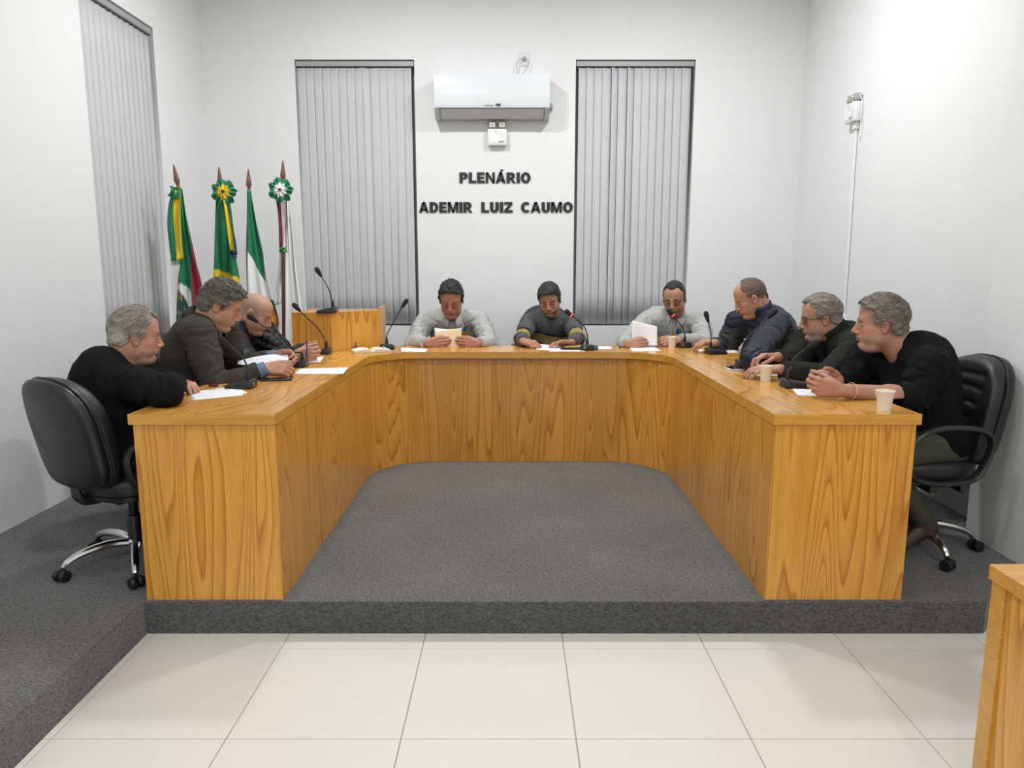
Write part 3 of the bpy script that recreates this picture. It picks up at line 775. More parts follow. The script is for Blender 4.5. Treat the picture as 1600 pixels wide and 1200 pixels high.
def rib1(t, rel):
    l, r = [(270, 296), (262, 320), (260, 350), (264, 380), (268, 408)], [(281, 298), (283, 320), (284, 350), (285, 380), (286, 404)]
    drape(l, r, lambda u, w_: GREEN if (u < .48 or w_ > .975) else YEL, 5.37, .012, 1.5, name='ribbon', nu=24, nv=30)(t, rel)
    for k in range(16):
        a = aty(268 + k * 1.15, 406 - k * .1, 5.37)
        b = a + np.array([random.uniform(-.004, .004), 0, -.04])
        if k == 0: mbf = MB()
        mbf.tube([rel(a), rel(b)], .0018, 4)
    mbf.build('fringe', mat('green_fringe', GREEN, .8), t)
    l, r = [(264, 290), (266, 298), (262, 306)], [(282, 294), (280, 302), (276, 312)]
    drape(l, r, lambda u, w_: GREEN, 5.35, .02, 2.0, name='bow', nu=20, nv=12)(t, rel)
flag((271, 257), (291, 350), 'green, red and white flag with coat of arms and green-yellow ribbon', drape(l1, r1, pixcol(l1, r1, c1), 5.40, .03, 2.6), None, rib1, yd=5.45)
def c2(px, py): return YEL if py > 418 + (px - 333) * .40 else GREEN
l2, r2 = [(337, 308), (334, 350), (333, 400), (331, 470), (330, 640)], [(358, 308), (364, 350), (368, 400), (377, 470), (385, 640)]
def rib2(t, rel):
    l, r = [(346, 312), (351, 340), (356, 370), (360, 398)], [(354, 312), (361, 340), (367, 370), (370, 398)]
    drape(l, r, lambda u, w_: (NAVY if w_ > .93 or u < .10 else (YEL if u < .72 else DGRN)), 5.62, .006, 1.0, name='ribbon', nu=24, nv=30)(t, rel)
    mbf = MB()
    for k in range(10):
        a = aty(361 + k * 1.0, 397, 5.62); mbf.tube([rel(a), rel(a + np.array([random.uniform(-.004, .004), 0, -.035]))], .0018, 4)
    mbf.build('fringe', mat('navy_fringe', NAVY, .8), t)
flag((342, 261), (352, 400), 'green and yellow flag with green-yellow rosette and yellow ribbon', drape(l2, r2, pixcol(l2, r2, c2), 5.70, .028, 3.0, .6), (350, 300, 18, GREEN, YEL, NAVY), rib2)
def c3(px, py):
    e = el(px, py, 424, 500, 9.5, 15)
    if e < 1: return ORG if (int((px + py) * .38) % 2 or int((px - py) * .38) % 2) else (.85, .5, .06)
    if el(px, py, 424, 500, 14, 20) < 1: return BURG
    if el(px, py, 423, 482, 13, 14) < 1: return DGRN
    if px < 388.5 - (py - 390) * .012 and py > 355: return DGRN if py < 430 else BURG
    if py < 394: return GREEN
    k = (px - 389) / 22.0
    if py < 394 + k * 42 and px > 386: return GREEN if px < 414 else WHT
    return WHT
l3, r3 = [(386, 297), (384, 350), (383, 400), (385, 450), (388, 520), (390, 640)], [(391, 297), (402, 350), (414, 400), (424, 450), (440, 520), (446, 640)]
flag((388, 264), (393, 420), 'green and white flag with round orange coat of arms and no rosette', drape(l3, r3, pixcol(l3, r3, c3), 5.70, .026, 2.4, 1.0))
l4, r4 = [(447, 306), (446, 360), (446, 420), (446, 480), (446, 540), (448, 640)], [(450, 306), (457, 360), (464, 420), (472, 480), (477, 540), (480, 640)]
l4b, r4b = [(437, 394), (434, 420), (431, 450), (430, 477)], [(443, 394), (444, 420), (444, 450), (443, 472)]
def rib4(t, rel):
    drape(l4b, r4b, lambda u, w_: WHT, 5.77, .02, 1.2, name='cloth', nu=20, nv=30)(t, rel)
    l, r = [(431, 312), (434, 340), (436, 370), (437, 388)], [(448, 312), (448, 340), (447, 370), (447, 388)]
    drape(l, r, lambda u, w_: BURG if u < .5 or u > .9 else (.62, .62, .63), 5.68, .006, 1.0, name='ribbon', nu=20, nv=24)(t, rel)
    l, r = [(436, 386), (436, 390), (436, 394)], [(448, 386), (448, 390), (448, 394)]
    drape(l, r, lambda u, w_: (.03, .26, .05), 5.67, .01, 1.0, name='ribbon_tie', nu=12, nv=6)(t, rel)
flag((442, 251), (443, 470), 'white flag with green, white and burgundy rosette beside the lectern', drape(l4, r4, lambda u, w_: WHT, 5.75, .03, 2.4, 2.0), (438.5, 297, 17.5, GREEN, WHT, BURG), rib4)

# ================================================================== MICROPHONES
M_FOAM = mat('mic_foam', (.012, .012, .013), .9, bump=.4, bscale=500)
M_RING = mat('red_ring', (.8, .05, .06), .4)
MATS['red_ring'].node_tree.nodes['Principled BSDF'].inputs['Emission Color'].default_value = (1, .05, .07, 1)
MATS['red_ring'].node_tree.nodes['Principled BSDF'].inputs['Emission Strength'].default_value = 1.2
def microphone(bx, by, deg, path, label, ring=False, z=None, zc=None, size=1.0):
    """bx,by: pixel of the base's foot; deg: direction in which the base's low end points; path: pixels of the gooseneck up to the head"""
    z = ZT if z is None else z
    p = atz(bx, by, z); t = empty('microphone', tuple(p), math.radians(deg)); tag(t, label, 'microphone', 'gooseneck microphones')
    zc = (p - _C) @ _F if zc is None else zc
    R = Matrix.Rotation(-math.radians(deg), 3, 'Z')
    rel = lambda q: tuple(R @ Vector(np.asarray(q) - p))
    bm = bmesh.new(); bmesh.ops.create_cube(bm, size=1)
    for q in bm.verts:
        hi = q.co.z > 0; x = q.co.x * .135 * size + .03; zz = 0.0 if not hi else (.020 if q.co.x > 0 else .044)
        yw = .105 * size * (.80 if hi else 1.0) * (.86 if q.co.x > 0 else 1.0)
        q.co = Vector((x * (.95 if hi else 1), q.co.y * yw, zz))
    bmesh.ops.bevel(bm, geom=list(bm.edges), offset=.010, segments=3, profile=.5, affect='EDGES')
    base = MB().bm(bm).build('base', M_BLACKP, t, 50)
    mb = MB(); mb.lathe([(.0055, 0), (.008, .001), (.008, .004), (.0055, .004)], 14, (-.037 * size, .018, .022), Matrix.Rotation(-math.pi / 2, 4, 'Y'), cap=False); mb.build('button_ring', M_CHROME, base)
    mb = MB(); mb.lathe([(.011, .03), (.011, .055), (.008, .075), (.005, .085)], 12, (-.01 * size, 0, 0)); mb.build('neck_socket', M_BLACKP, base)
    pts = [V3(-.01 * size, 0, .08)] + [np.array(rel(atd(px, py, zc))) for px, py in path]
    sp = spline(pts, 30)
    mb = MB(); mb.tube(sp, .0042, 8); mb.build('gooseneck', M_BLACKP, t)
    e = sp[-1]; d = nrm(sp[-1] - sp[-3]); M = Vector(d).to_track_quat('Z', 'Y').to_matrix().to_4x4()
    mb = MB(); mb.lathe([(.004, -.03), (.009, -.022), (.0115, -.01), (.014, .003), (.0165, .016), (.0165, .03), (.0125, .042), (.006, .047)], 16, tuple(e), M); hd = mb.build('mic_head', M_FOAM, t)
    if ring:
        mb = MB(); mb.lathe([(.0100, -.018), (.0128, -.017), (.0133, -.008), (.0118, -.007)], 16, tuple(e), M, cap=False); mb.build('light_ring', M_RING, hd)
    return t
microphone(386, 606, 180, [(388, 578), (380, 560), (364, 545), (354, 537)], 'black gooseneck microphone beside the loose sheets near the folded arms')
microphone(470, 573, 180, [(455, 548), (436, 530), (412, 510), (397, 499)], 'black gooseneck microphone pointing at the wearer of the black puffer jacket')
microphone(508, 553, 180, [(506, 528), (496, 512), (478, 495), (465, 482)], 'black gooseneck microphone standing right in front of the lectern')
microphone(518, 489, 180, [(518, 468), (514, 452), (504, 435), (499, 427)], 'black gooseneck microphone standing on top of the lectern', z=LZ - .003)
microphone(605, 546, 90, [(606, 520), (613, 507), (624, 487), (631, 476)], 'black gooseneck microphone between the open book and the reader of tan paper')
microphone(917, 547, 90, [(918, 525), (913, 511), (902, 500), (891, 491)], 'black gooseneck microphone with red lit ring by the patterned sweater', True)
microphone(1069, 543, 90, [(1070, 524), (1067, 513), (1058, 501), (1050, 491)], 'black gooseneck microphone with red lit ring beside the raised cream paper', True)
microphone(1112, 553, 5, [(1111, 528), (1110, 517), (1107, 505), (1105, 497)], 'black gooseneck microphone in front of the navy quilted jacket wearer')
microphone(1160, 573, 0, [(1159, 545), (1166, 530), (1186, 510), (1205, 492)], 'black gooseneck microphone leaning across the navy jacket, blue pen at its base')
microphone(1233, 605, 0, [(1237, 574), (1240, 562), (1254, 549), (1266, 541)], 'black gooseneck microphone beside the bare clasped hands')

# ================================================================== PAPERS, CUPS, BOOK, PHONES
def paper_mat(name, col, ink=.72, dens=34.0):
    m, nt, b = nodes(name); L = nt.links.new; N = nt.nodes.new
    tc = N('ShaderNodeTexCoord'); sx = N('ShaderNodeSeparateXYZ'); L(tc.outputs['UV'], sx.inputs[0])
    mu = N('ShaderNodeMath'); mu.operation = 'MULTIPLY'; mu.inputs[1].default_value = dens; L(sx.outputs[1], mu.inputs[0])
    fr = N('ShaderNodeMath'); fr.operation = 'FRACT'; L(mu.outputs[0], fr.inputs[0])
    gt = N('ShaderNodeMath'); gt.operation = 'GREATER_THAN'; gt.inputs[1].default_value = .55; L(fr.outputs[0], gt.inputs[0])
    mp = N('ShaderNodeMapping'); mp.inputs['Scale'].default_value = (60, dens, 1); L(tc.outputs['UV'], mp.inputs[0])
    n = N('ShaderNodeTexNoise'); n.inputs['Scale'].default_value = 1.0; L(mp.outputs[0], n.inputs['Vector'])
    g2 = N('ShaderNodeMath'); g2.operation = 'GREATER_THAN'; g2.inputs[1].default_value = .47; L(n.outputs['Fac'], g2.inputs[0])
    def rng(out, a, c):
        p = N('ShaderNodeMath'); p.operation = 'GREATER_THAN'; p.inputs[1].default_value = a; L(out, p.inputs[0])
        q = N('ShaderNodeMath'); q.operation = 'LESS_THAN'; q.inputs[1].default_value = c; L(out, q.inputs[0])
        r_ = N('ShaderNodeMath'); r_.operation = 'MULTIPLY'; L(p.outputs[0], r_.inputs[0]); L(q.outputs[0], r_.inputs[1]); return r_.outputs[0]
    acc = gt.outputs[0]
    for o in (g2.outputs[0], rng(sx.outputs[0], .12, .88), rng(sx.outputs[1], .12, .82)):
        k = N('ShaderNodeMath'); k.operation = 'MULTIPLY'; L(acc, k.inputs[0]); L(o, k.inputs[1]); acc = k.outputs[0]
    mx = N('ShaderNodeMix'); mx.data_type = 'RGBA'; mx.inputs[6].default_value = (*col, 1); mx.inputs[7].default_value = (*[c * ink for c in col], 1)
    L(acc, mx.inputs[0]); L(mx.outputs[2], b.inputs['Base Color']); b.inputs['Roughness'].default_value = .7
    b.inputs['Subsurface Weight'].default_value = 0.0
    return m
M_PAPT = paper_mat('printed_paper', (.82, .83, .86))
M_PAPB = paper_mat('tan_paper', (.70, .50, .31), .93)
M_PAPC = paper_mat('cream_paper', (.72, .68, .67), .85)
def sheet_quad(corners, nu=10, nv=12, sag=None, t=.0012):
    """grid over 4 world corners a,b,c,d (a-b bottom edge, d-c top edge)"""
    a, b, c, d = [np.asarray(q, float) for q in corners]; v, uv = [], []
    for j in range(nv + 1):
        for i in range(nu + 1):
            u, w_ = i / nu, j / nv
            p = (a * (1 - u) + b * u) * (1 - w_) + (d * (1 - u) + c * u) * w_
            if sag: p = p + np.asarray(sag(u, w_))
            v.append(p); uv.append((u, w_))
    f = [(j * (nu + 1) + i, j * (nu + 1) + i + 1, (j + 1) * (nu + 1) + i + 1, (j + 1) * (nu + 1) + i) for j in range(nv) for i in range(nu)]
    return v, f, uv
def paper(corners_px, label, z=ZT + .0015, m=None, name='paper_sheet', world=None, sag=None, group='loose papers on the desk'):
    cs = world if world is not None else [atz(px, py, z) for px, py in corners_px]
    o0 = np.mean(cs, axis=0); o0 = V3(o0[0], o0[1], min(c[2] for c in cs))
    v, f, uv = sheet_quad([c - o0 for c in cs], sag=sag)
    me = MB().add(v, f).mesh(name, 180); ul = me.uv_layers.new(name='UVMap')
    for lp in me.loops: ul.data[lp.index].uv = uv[lp.vertex_index]
    o = link(name, me, m or M_PAPT, None, tuple(o0)); tag(o, label, 'paper', group)
    s = o.modifiers.new('thick', 'SOLIDIFY'); s.thickness = .0012
    return o
def fan(a, k): return [(x + k[0], y + k[1]) for x, y in a]
paper([(300, 625), (381, 617), (362, 604), (296, 612)], 'printed white sheet by the folded arms of the black sweater')
paper([(318, 622), (387, 614), (371, 604), (312, 612)], 'white sheet lying under the printed sheet near the folded arm', z=ZT + .0003)
paper([(457, 584), (536, 584), (544, 574), (468, 576)], 'printed sheet lying alone on the desk in front of the blazer wearer')
paper([(463, 566), (500, 566), (506, 557), (468, 559)], 'white sheet under the clasped hands holding the purple pen')
paper([(627, 549), (664, 550), (669, 545), (626, 543)], 'small stack of white paper beside the grey-shirted reader of tan paper')
paper([(838, 546), (884, 549), (884, 541), (838, 537)], 'white sheet under the writing hands of the patterned sweater')
paper([(858, 549), (915, 549), (905, 543), (862, 543)], 'second white sheet overlapping beside the dark phone and microphone', z=ZT + .0003)
paper([(930, 545), (957, 545), (955, 541), (930, 541)], 'white slip between the lit microphone and the ballpoint pen')
paper([(988, 549), (1033, 548), (1022, 541), (983, 542)], 'white sheet lying below the raised cream paper')
paper([(1096, 551), (1156, 551), (1148, 546), (1086, 546)], 'white sheet half under the microphone of the navy jacket wearer')
paper([(1246, 617), (1306, 620), (1296, 610), (1238, 607)], 'folded white sheet below the clasped bare forearms')
# open book by the lectern
bk = atz(580, 549, ZT); bo_ = empty('open_book', tuple(bk), math.radians(20)); tag(bo_, 'open book with cream pages and tan cover below the lectern', 'book')
def page_block(sg):
    prof = [(0, .004), (.02, .018), (.05, .022), (.09, .018), (.125, .010)]
    mb = MB(); v = []
    for y in (-.085, .085):
        v += [(sg * x, y, z) for x, z in prof] + [(sg * x, y, .003) for x, z in prof[::-1]]
    n = 10; f = [tuple(range(n)), tuple(range(2 * n - 1, n - 1, -1))] + [(i, n + i, n + (i + 1) % n, (i + 1) % n) for i in range(n)]
    me = mb.add(v, f).mesh('page_block', 40); bm = bmesh.new(); bm.from_mesh(me); bmesh.ops.recalc_face_normals(bm, faces=bm.faces); bm.to_mesh(me); bm.free()
    return link('page_block', me, mat('book_pages', (.74, .66, .50), .7), bo_)
page_block(1); page_block(-1)
mb = MB(); mb.bbox((-.135, -.092, 0), (.135, .092, .003), .001, seg=1); mb.build('cover', mat('tan_cover', (.45, .27, .09), .5), bo_)
for s in (-1, 1):
    v, f, uv = sheet_quad([V3(s * .02, -.08, .0192), V3(s * .118, -.08, .0130), V3(s * .118, .08, .0130), V3(s * .02, .08, .0192)], 8, 4, lambda u, w_: (0, 0, .0045 * math.sin(math.pi * u)))
    MB().add(v, f if s > 0 else [q[::-1] for q in f]).build('page', mat('page_white', (.80, .79, .77), .7), bo_)
# small brass figure by the book
sb = aty(557, 547, 4.925); st = empty('small_ornament', (-1.075, 5.045, ZT)); tag(st, 'tiny dark metal bell standing between the book and lectern', 'ornament')
MB().lathe([(.016, 0), (.017, .004), (.012, .02), (.005, .03), (.003, .045), (.006, .05), (.003, .055)], 14).build('bell_body', mat('dark_brass', (.10, .07, .03), .35, .8), st)
# phones and tablet
def phone(px, py, deg, sx, sy, h, m, label, cat='phone', name='smartphone', z=ZT):
    p = atz(px, py, z); t = empty(name, tuple(p), math.radians(deg)); tag(t, label, cat)
    MB().bbox((-sx / 2, -sy / 2, 0), (sx / 2, sy / 2, h), min(h * .45, .004), seg=2).build('case', m, t)
    MB().box((-sx / 2 + .004, -sy / 2 + .004, h - .0003), (sx / 2 - .004, sy / 2 - .004, h + .0004)).build('screen', mat('dark_screen', (.01, .01, .012), .06) if m is not M_WHITEP else M_WHITEP, t)
    return t
phone(432, 594, 12, .155, .075, .010, M_BLACKP, 'black smartphone lying before the hands of the blazer wearer')
phone(893, 546, 5, .15, .075, .009, M_BLACKP, 'dark smartphone lying beside the lit microphone and papers')
phone(1163, 577, 2, .20, .14, .010, mat('tablet_white', (.75, .76, .78), .25), 'white tablet under the fingers of the olive jacket wearer', 'tablet', 'tablet')
phone(1192, 588, 2, .15, .075, .010, M_WHITEP, 'white smartphone lying behind the paper cup', 'phone')
# keys
kp = atz(345, 604, ZT); k = empty('key_ring', tuple(kp)); tag(k, 'small bunch of keys with maroon fob beside the microphone', 'keys')
MB().tube([(.012 * math.cos(a), .012 * math.sin(a), .003) for a in [i * math.pi / 8 for i in range(16)]], .0012, 6, closed=True).build('ring', M_CHROME, k)
MB().bbox((-.055, -.012, .001), (-.015, .012, .010), .003).build('fob', mat('maroon_fob', (.10, .01, .03), .4), k)
for a in (.2, -.5): 
    mb = MB(); mb.bbox((.012, -.004, .001), (.06, .004, .003), .0006, seg=1); mb.lathe([(.011, .001), (.011, .0035)], 12, (.02, 0, 0)); mb.build('key', M_CHROME, k, rot=(0, 0, a))
def cup(px, py, label, sc=1.0):
    p = atz(px, py, ZT); t = empty('paper_cup', tuple(p)); tag(t, label, 'cup', 'cream disposable cups')
    m = mat('cup_cream', (.83, .76, .64), .45)
    MB().lathe([(.001, .004), (.0225, .004), (.0225, .0), (.024, .0), (.029, .052), (.0315, .056), (.0335, .072), (.0345, .0735), (.0345, .0755), (.0325, .0755), (.0315, .072), (.028, .05), (.0235, .008), (.001, .008)], 28, cap=False).build('cup_wall', m, t, 50)
    pts = [(.0338 * math.cos(a), .0338 * math.sin(a), .0752) for a in [2 * math.pi * i / 28 for i in range(28)]]
    MB().tube(pts, .0016, 6, closed=True).build('rim', m, t)
    t.scale = (sc, sc, sc)
    return t
cup(1050, 543, 'cream paper cup beside a lit microphone and the raised cream paper', 1.0)
cup(1196, 595, 'cream paper cup beside the white smartphone')
cup(1381, 641, 'cream paper cup near the free end of the desk', 1.06)
def pen(a, b, m, label, r=.0042, tipm=None):
    a, b = np.asarray(a), np.asarray(b); t = empty('pen', tuple(a)); tag(t, label, 'pen'); d = b - a
    MB().tube([(0, 0, 0), tuple(d * .1), tuple(d * .85)], [r * .35, r, r], 8).build('barrel', m, t)
    MB().tube([tuple(d * .851), tuple(d)], [r * 1.1, r * .9], 8).build('cap', tipm or m, t)
M_BLUE = mat('blue_pen', (.02, .04, .55), .3)
pen(atz(1182, 568, ZT + .005), atz(1167, 565, ZT + .025), M_BLUE, 'blue pen leaning on the microphone base beside the tablet')
pen(atz(967, 543, ZT + .005), atz(975, 539, ZT + .005), M_BLACKP, 'dark ballpoint pen lying near the raised cream paper')
# clear blue wrapped pack by the lit microphone
bp_ = atz(927, 547, ZT); t = empty('tissue_pack', tuple(bp_), .3); tag(t, 'small blue plastic tissue pack beside the lit microphone', 'tissue pack')
MB().bbox((-.03, -.025, 0), (.03, .03, .035), .01).build('wrapper', mat('blue_wrap', (.06, .16, .24), .15, bump=.6, bscale=60), t)
# tan folder under the arm of the patterned sweater
fo = [atz(886, 545, ZT + .001), atz(908, 545, ZT + .001), atz(908, 540, ZT + .001), (atz(884, 540, ZT + .001))]
ctr = np.mean(fo, axis=0); t = empty('tan_folder', tuple(ctr)); tag(t, 'tan folder beneath the forearm of the patterned sweater', 'folder')
MB().bbox((-.07, -.06, 0), (.07, .06, .012), .002).build('cover', mat('tan_board', (.40, .26, .08), .5), t)
# cable of the microphone next to the tablet
c0 = atz(1150, 572, ZT + .003); mb = MB(); mb.tube(spline([V3(0, 0, 0), atz(1143, 571, ZT + .003) - c0, atz(1139, 574, ZT + .003) - c0, atz(1146, 577, ZT + .003) - c0], 16), .002, 6)
o = mb.build('microphone_cable', M_BLACKP, None, loc=tuple(c0)); tag(o, 'thin black cable curling from the microphone by the tablet', 'cable')
# ================================================================== PEOPLE : implicit surfaces meshed with surface nets
def vnoise(P, seed=0):
    P = np.asarray(P, np.float32); I = np.floor(P).astype(np.int64); f = P - I; f = f * f * (3 - 2 * f)
    def h(x, y, z):
        n = (x * 73856093) ^ (y * 19349663) ^ (z * 83492791) ^ (seed * 2654435761)
        n = (n ^ (n >> 13)) * 1274126177 & 0x7fffffff
        return ((n >> 8) & 0xffff).astype(np.float32) / 65535.0
    x, y, z = I[..., 0], I[..., 1], I[..., 2]; fx, fy, fz = f[..., 0], f[..., 1], f[..., 2]
    L = lambda a, b, t: a + (b - a) * t
    return L(L(L(h(x, y, z), h(x + 1, y, z), fx), L(h(x, y + 1, z), h(x + 1, y + 1, z), fx), fy),
             L(L(h(x, y, z + 1), h(x + 1, y, z + 1), fx), L(h(x, y + 1, z + 1), h(x + 1, y + 1, z + 1), fx), fy), fz)
class Field:
    def __init__(self, lo, hi, h):
        self.lo = np.asarray(lo, float); self.h = h
        self.n = np.ceil((np.asarray(hi) - self.lo) / h).astype(int) + 1
        self.a = np.full(self.n, 0.08, np.float32)
    def _box(self, lo, hi):
        i0 = np.clip(np.floor((np.asarray(lo) - self.lo) / self.h).astype(int), 0, self.n); i1 = np.clip(np.ceil((np.asarray(hi) - self.lo) / self.h).astype(int) + 1, 0, self.n)
        if np.any(i1 <= i0): return None, None
        sl = tuple(slice(a, b) for a, b in zip(i0, i1))
        ax = [(self.lo[k] + self.h * np.arange(i0[k], i1[k])).astype(np.float32) for k in range(3)]
        X, Y, Z = np.meshgrid(*ax, indexing='ij')
        return sl, np.stack([X, Y, Z], -1)
    def put(self, lo, hi, fn, k=0.0, sub=False, m=0.012):
        m = m + k
        sl, P = self._box(np.asarray(lo) - m, np.asarray(hi) + m)
        if sl is None: return
        b = fn(P); a = self.a[sl]
        if sub:
            b = -b
            if k > 0:
                t = np.clip(.5 - .5 * (b - a) / k, 0, 1); self.a[sl] = (a + (b - a) * (1 - t) * 1.0 if False else (b * (1 - t) + a * t) + k * t * (1 - t)) if False else np.maximum(a, b) + np.maximum(k - np.abs(a - b), 0) ** 2 * (.25 / k)
            else: self.a[sl] = np.maximum(a, b)
        else:
            if k > 0: self.a[sl] = np.minimum(a, b) - np.maximum(k - np.abs(a - b), 0) ** 2 * (.25 / k)
            else: self.a[sl] = np.minimum(a, b)
    def cap(self, p, q, r0, r1=None, k=0.0, sub=False, flat=False):
        p, q = np.asarray(p, np.float32), np.asarray(q, np.float32); r1 = r0 if r1 is None else r1
        d = q - p; L2 = float(d @ d) + 1e-12; R = max(r0, r1)
        def fn(P):
            w_ = P - p; t = np.clip((w_ @ d) / L2, 0, 1); e = w_ - t[..., None] * d
            s = np.sqrt((e * e).sum(-1)) - (r0 + (r1 - r0) * t)
            if flat: s = np.maximum(s, (w_ @ d) / math.sqrt(L2) - math.sqrt(L2))
            return s
        self.put(np.minimum(p, q) - R, np.maximum(p, q) + R, fn, k, sub)
    def ell(self, c, r, R=None, k=0.0, sub=False):
        c = np.asarray(c, np.float32); r = np.asarray(r, np.float32); R = np.eye(3) if R is None else np.asarray(R)
        Rf = R.astype(np.float32); ext = np.sqrt(((R * r) ** 2).sum(1))
        def fn(P):
            w_ = (P - c) @ Rf; k0 = np.sqrt(((w_ / r) ** 2).sum(-1)); k1 = np.sqrt(((w_ / (r * r)) ** 2).sum(-1)) + 1e-9
            return k0 * (k0 - 1) / k1
        self.put(c - ext, c + ext, fn, k, sub)
    def warp(self, fn, band=.03):
        i = np.nonzero(np.abs(self.a) < band); P = np.stack([self.lo[k] + self.h * i[k] for k in range(3)], -1).astype(np.float32)
        self.a[i] += fn(P).astype(np.float32)
    def mesh(self):
        a = self.a; s = a < 0
        cnt = np.zeros(np.array(a.shape) - 1, np.uint8); off = [(i, j, k) for i in (0, 1) for j in (0, 1) for k in (0, 1)]
        N = np.array(a.shape) - 1
        for i, j, k in off: cnt += s[i:i + N[0], j:j + N[1], k:k + N[2]]
        cells = np.nonzero((cnt > 0) & (cnt < 8)); n = len(cells[0]); C3 = np.stack(cells, -1)
        vals = np.stack([a[C3[:, 0] + i, C3[:, 1] + j, C3[:, 2] + k] for i, j, k in off], -1)
        acc = np.zeros((n, 3)); num = np.zeros(n); of = np.array(off, float)
        for p in range(8):
            for q in range(p + 1, 8):
                if np.abs(of[p] - of[q]).sum() != 1: continue
                x = (vals[:, p] < 0) != (vals[:, q] < 0); t = vals[x, p] / (vals[x, p] - vals[x, q])
                acc[x] += of[p] + t[:, None] * (of[q] - of[p]); num[x] += 1
        V = self.lo + self.h * (C3 + acc / num[:, None])
        idx = np.full(N, -1, np.int32); idx[cells] = np.arange(n)
        Q = []
        for ax in range(3):
            u, v = (ax + 1) % 3, (ax + 2) % 3
            s0 = np.take(s, range(0, s.shape[ax] - 1), ax); s1 = np.take(s, range(1, s.shape[ax]), ax)
            e = np.stack(np.nonzero(s0 != s1), -1)
            e = e[(e[:, u] > 0) & (e[:, v] > 0) & (e[:, u] < N[u]) & (e[:, v] < N[v])]
            flip = s0[tuple(e.T)]
            du = np.zeros(3, int); du[u] = 1; dv = np.zeros(3, int); dv[v] = 1
            q = np.stack([idx[tuple((e - du - dv).T)], idx[tuple((e - dv).T)], idx[tuple(e.T)], idx[tuple((e - du).T)]], -1)
            q[~flip] = q[~flip][:, ::-1]; Q.append(q)
        Q = np.concatenate(Q); Q = Q[(Q >= 0).all(1)]
        return V, Q
def np_mesh(name, V, Q, cols=None):
    me = bpy.data.meshes.new(name); n, m = len(V), len(Q)
    me.vertices.add(n); me.vertices.foreach_set('co', np.asarray(V, np.float32).ravel())
    me.loops.add(4 * m); me.loops.foreach_set('vertex_index', np.asarray(Q, np.int32).ravel())
    me.polygons.add(m); me.polygons.foreach_set('loop_start', np.arange(0, 4 * m, 4, dtype=np.int32))
    me.polygons.foreach_set('use_smooth', np.ones(m, bool))
    me.update(calc_edges=True); me.validate()
    if cols is not None:
        at = me.color_attributes.new('Col', 'FLOAT_COLOR', 'POINT'); c = np.ones((n, 4), np.float32); c[:, :3] = cols; at.data.foreach_set('color', c.ravel())
    return me
def skin_mat():
    m, nt, b = nodes('skin'); L = nt.links.new; N = nt.nodes.new
    at = N('ShaderNodeAttribute'); at.attribute_name = 'Col'; tc = N('ShaderNodeTexCoord')
    n = N('ShaderNodeTexNoise'); n.inputs['Scale'].default_value = 45; n.inputs['Detail'].default_value = 5; L(tc.outputs['Object'], n.inputs['Vector'])
    mr = N('ShaderNodeMapRange'); mr.inputs[1].default_value = .3; mr.inputs[2].default_value = .7; mr.inputs[3].default_value = .88; mr.inputs[4].default_value = 1.1; L(n.outputs['Fac'], mr.inputs[0])
    vm = N('ShaderNodeVectorMath'); vm.operation = 'SCALE'; L(at.outputs['Color'], vm.inputs[0]); L(mr.outputs[0], vm.inputs['Scale']); L(vm.outputs[0], b.inputs['Base Color'])
    b.inputs['Roughness'].default_value = .5; b.inputs['Specular IOR Level'].default_value = .35
    b.inputs['Subsurface Weight'].default_value = .12; b.inputs['Subsurface Radius'].default_value = (.012, .004, .002); b.inputs['Subsurface Scale'].default_value = .5
    n2 = N('ShaderNodeTexNoise'); n2.inputs['Scale'].default_value = 260; L(tc.outputs['Object'], n2.inputs['Vector'])
    bp = N('ShaderNodeBump'); bp.inputs['Strength'].default_value = .18; bp.inputs['Distance'].default_value = .004; L(n2.outputs['Fac'], bp.inputs['Height']); L(bp.outputs[0], b.inputs['Normal'])
    return m
M_SKIN = skin_mat()
M_HAIR = mat('hair', (1, 1, 1), .45, vcol=True, var=.25, vscale=130, bump=.5, bscale=220, spec=.4)
M_CLOTH = mat('clothing', (1, 1, 1), .9, vcol=True, bump=.25, bscale=330, var=.06, vscale=40, spec=.12)
M_NYLON = mat('nylon', (1, 1, 1), .5, vcol=True, bump=.15, bscale=90, spec=.3)
M_SHIRT = mat('shirt_cotton', (1, 1, 1), .8, vcol=True, bump=.2, bscale=300, spec=.2)
M_TROU = mat('trouser_cloth', (1, 1, 1), .85, vcol=True, bump=.2, bscale=300)
M_SHOE = mat('shoe_leather', (1, 1, 1), .45, vcol=True)
M_LENS = mat('spectacle_glass', (.95, .96, .96), .02, trans=1.0)
MATS['spectacle_glass'].node_tree.nodes['Principled BSDF'].inputs['IOR'].default_value = 1.02

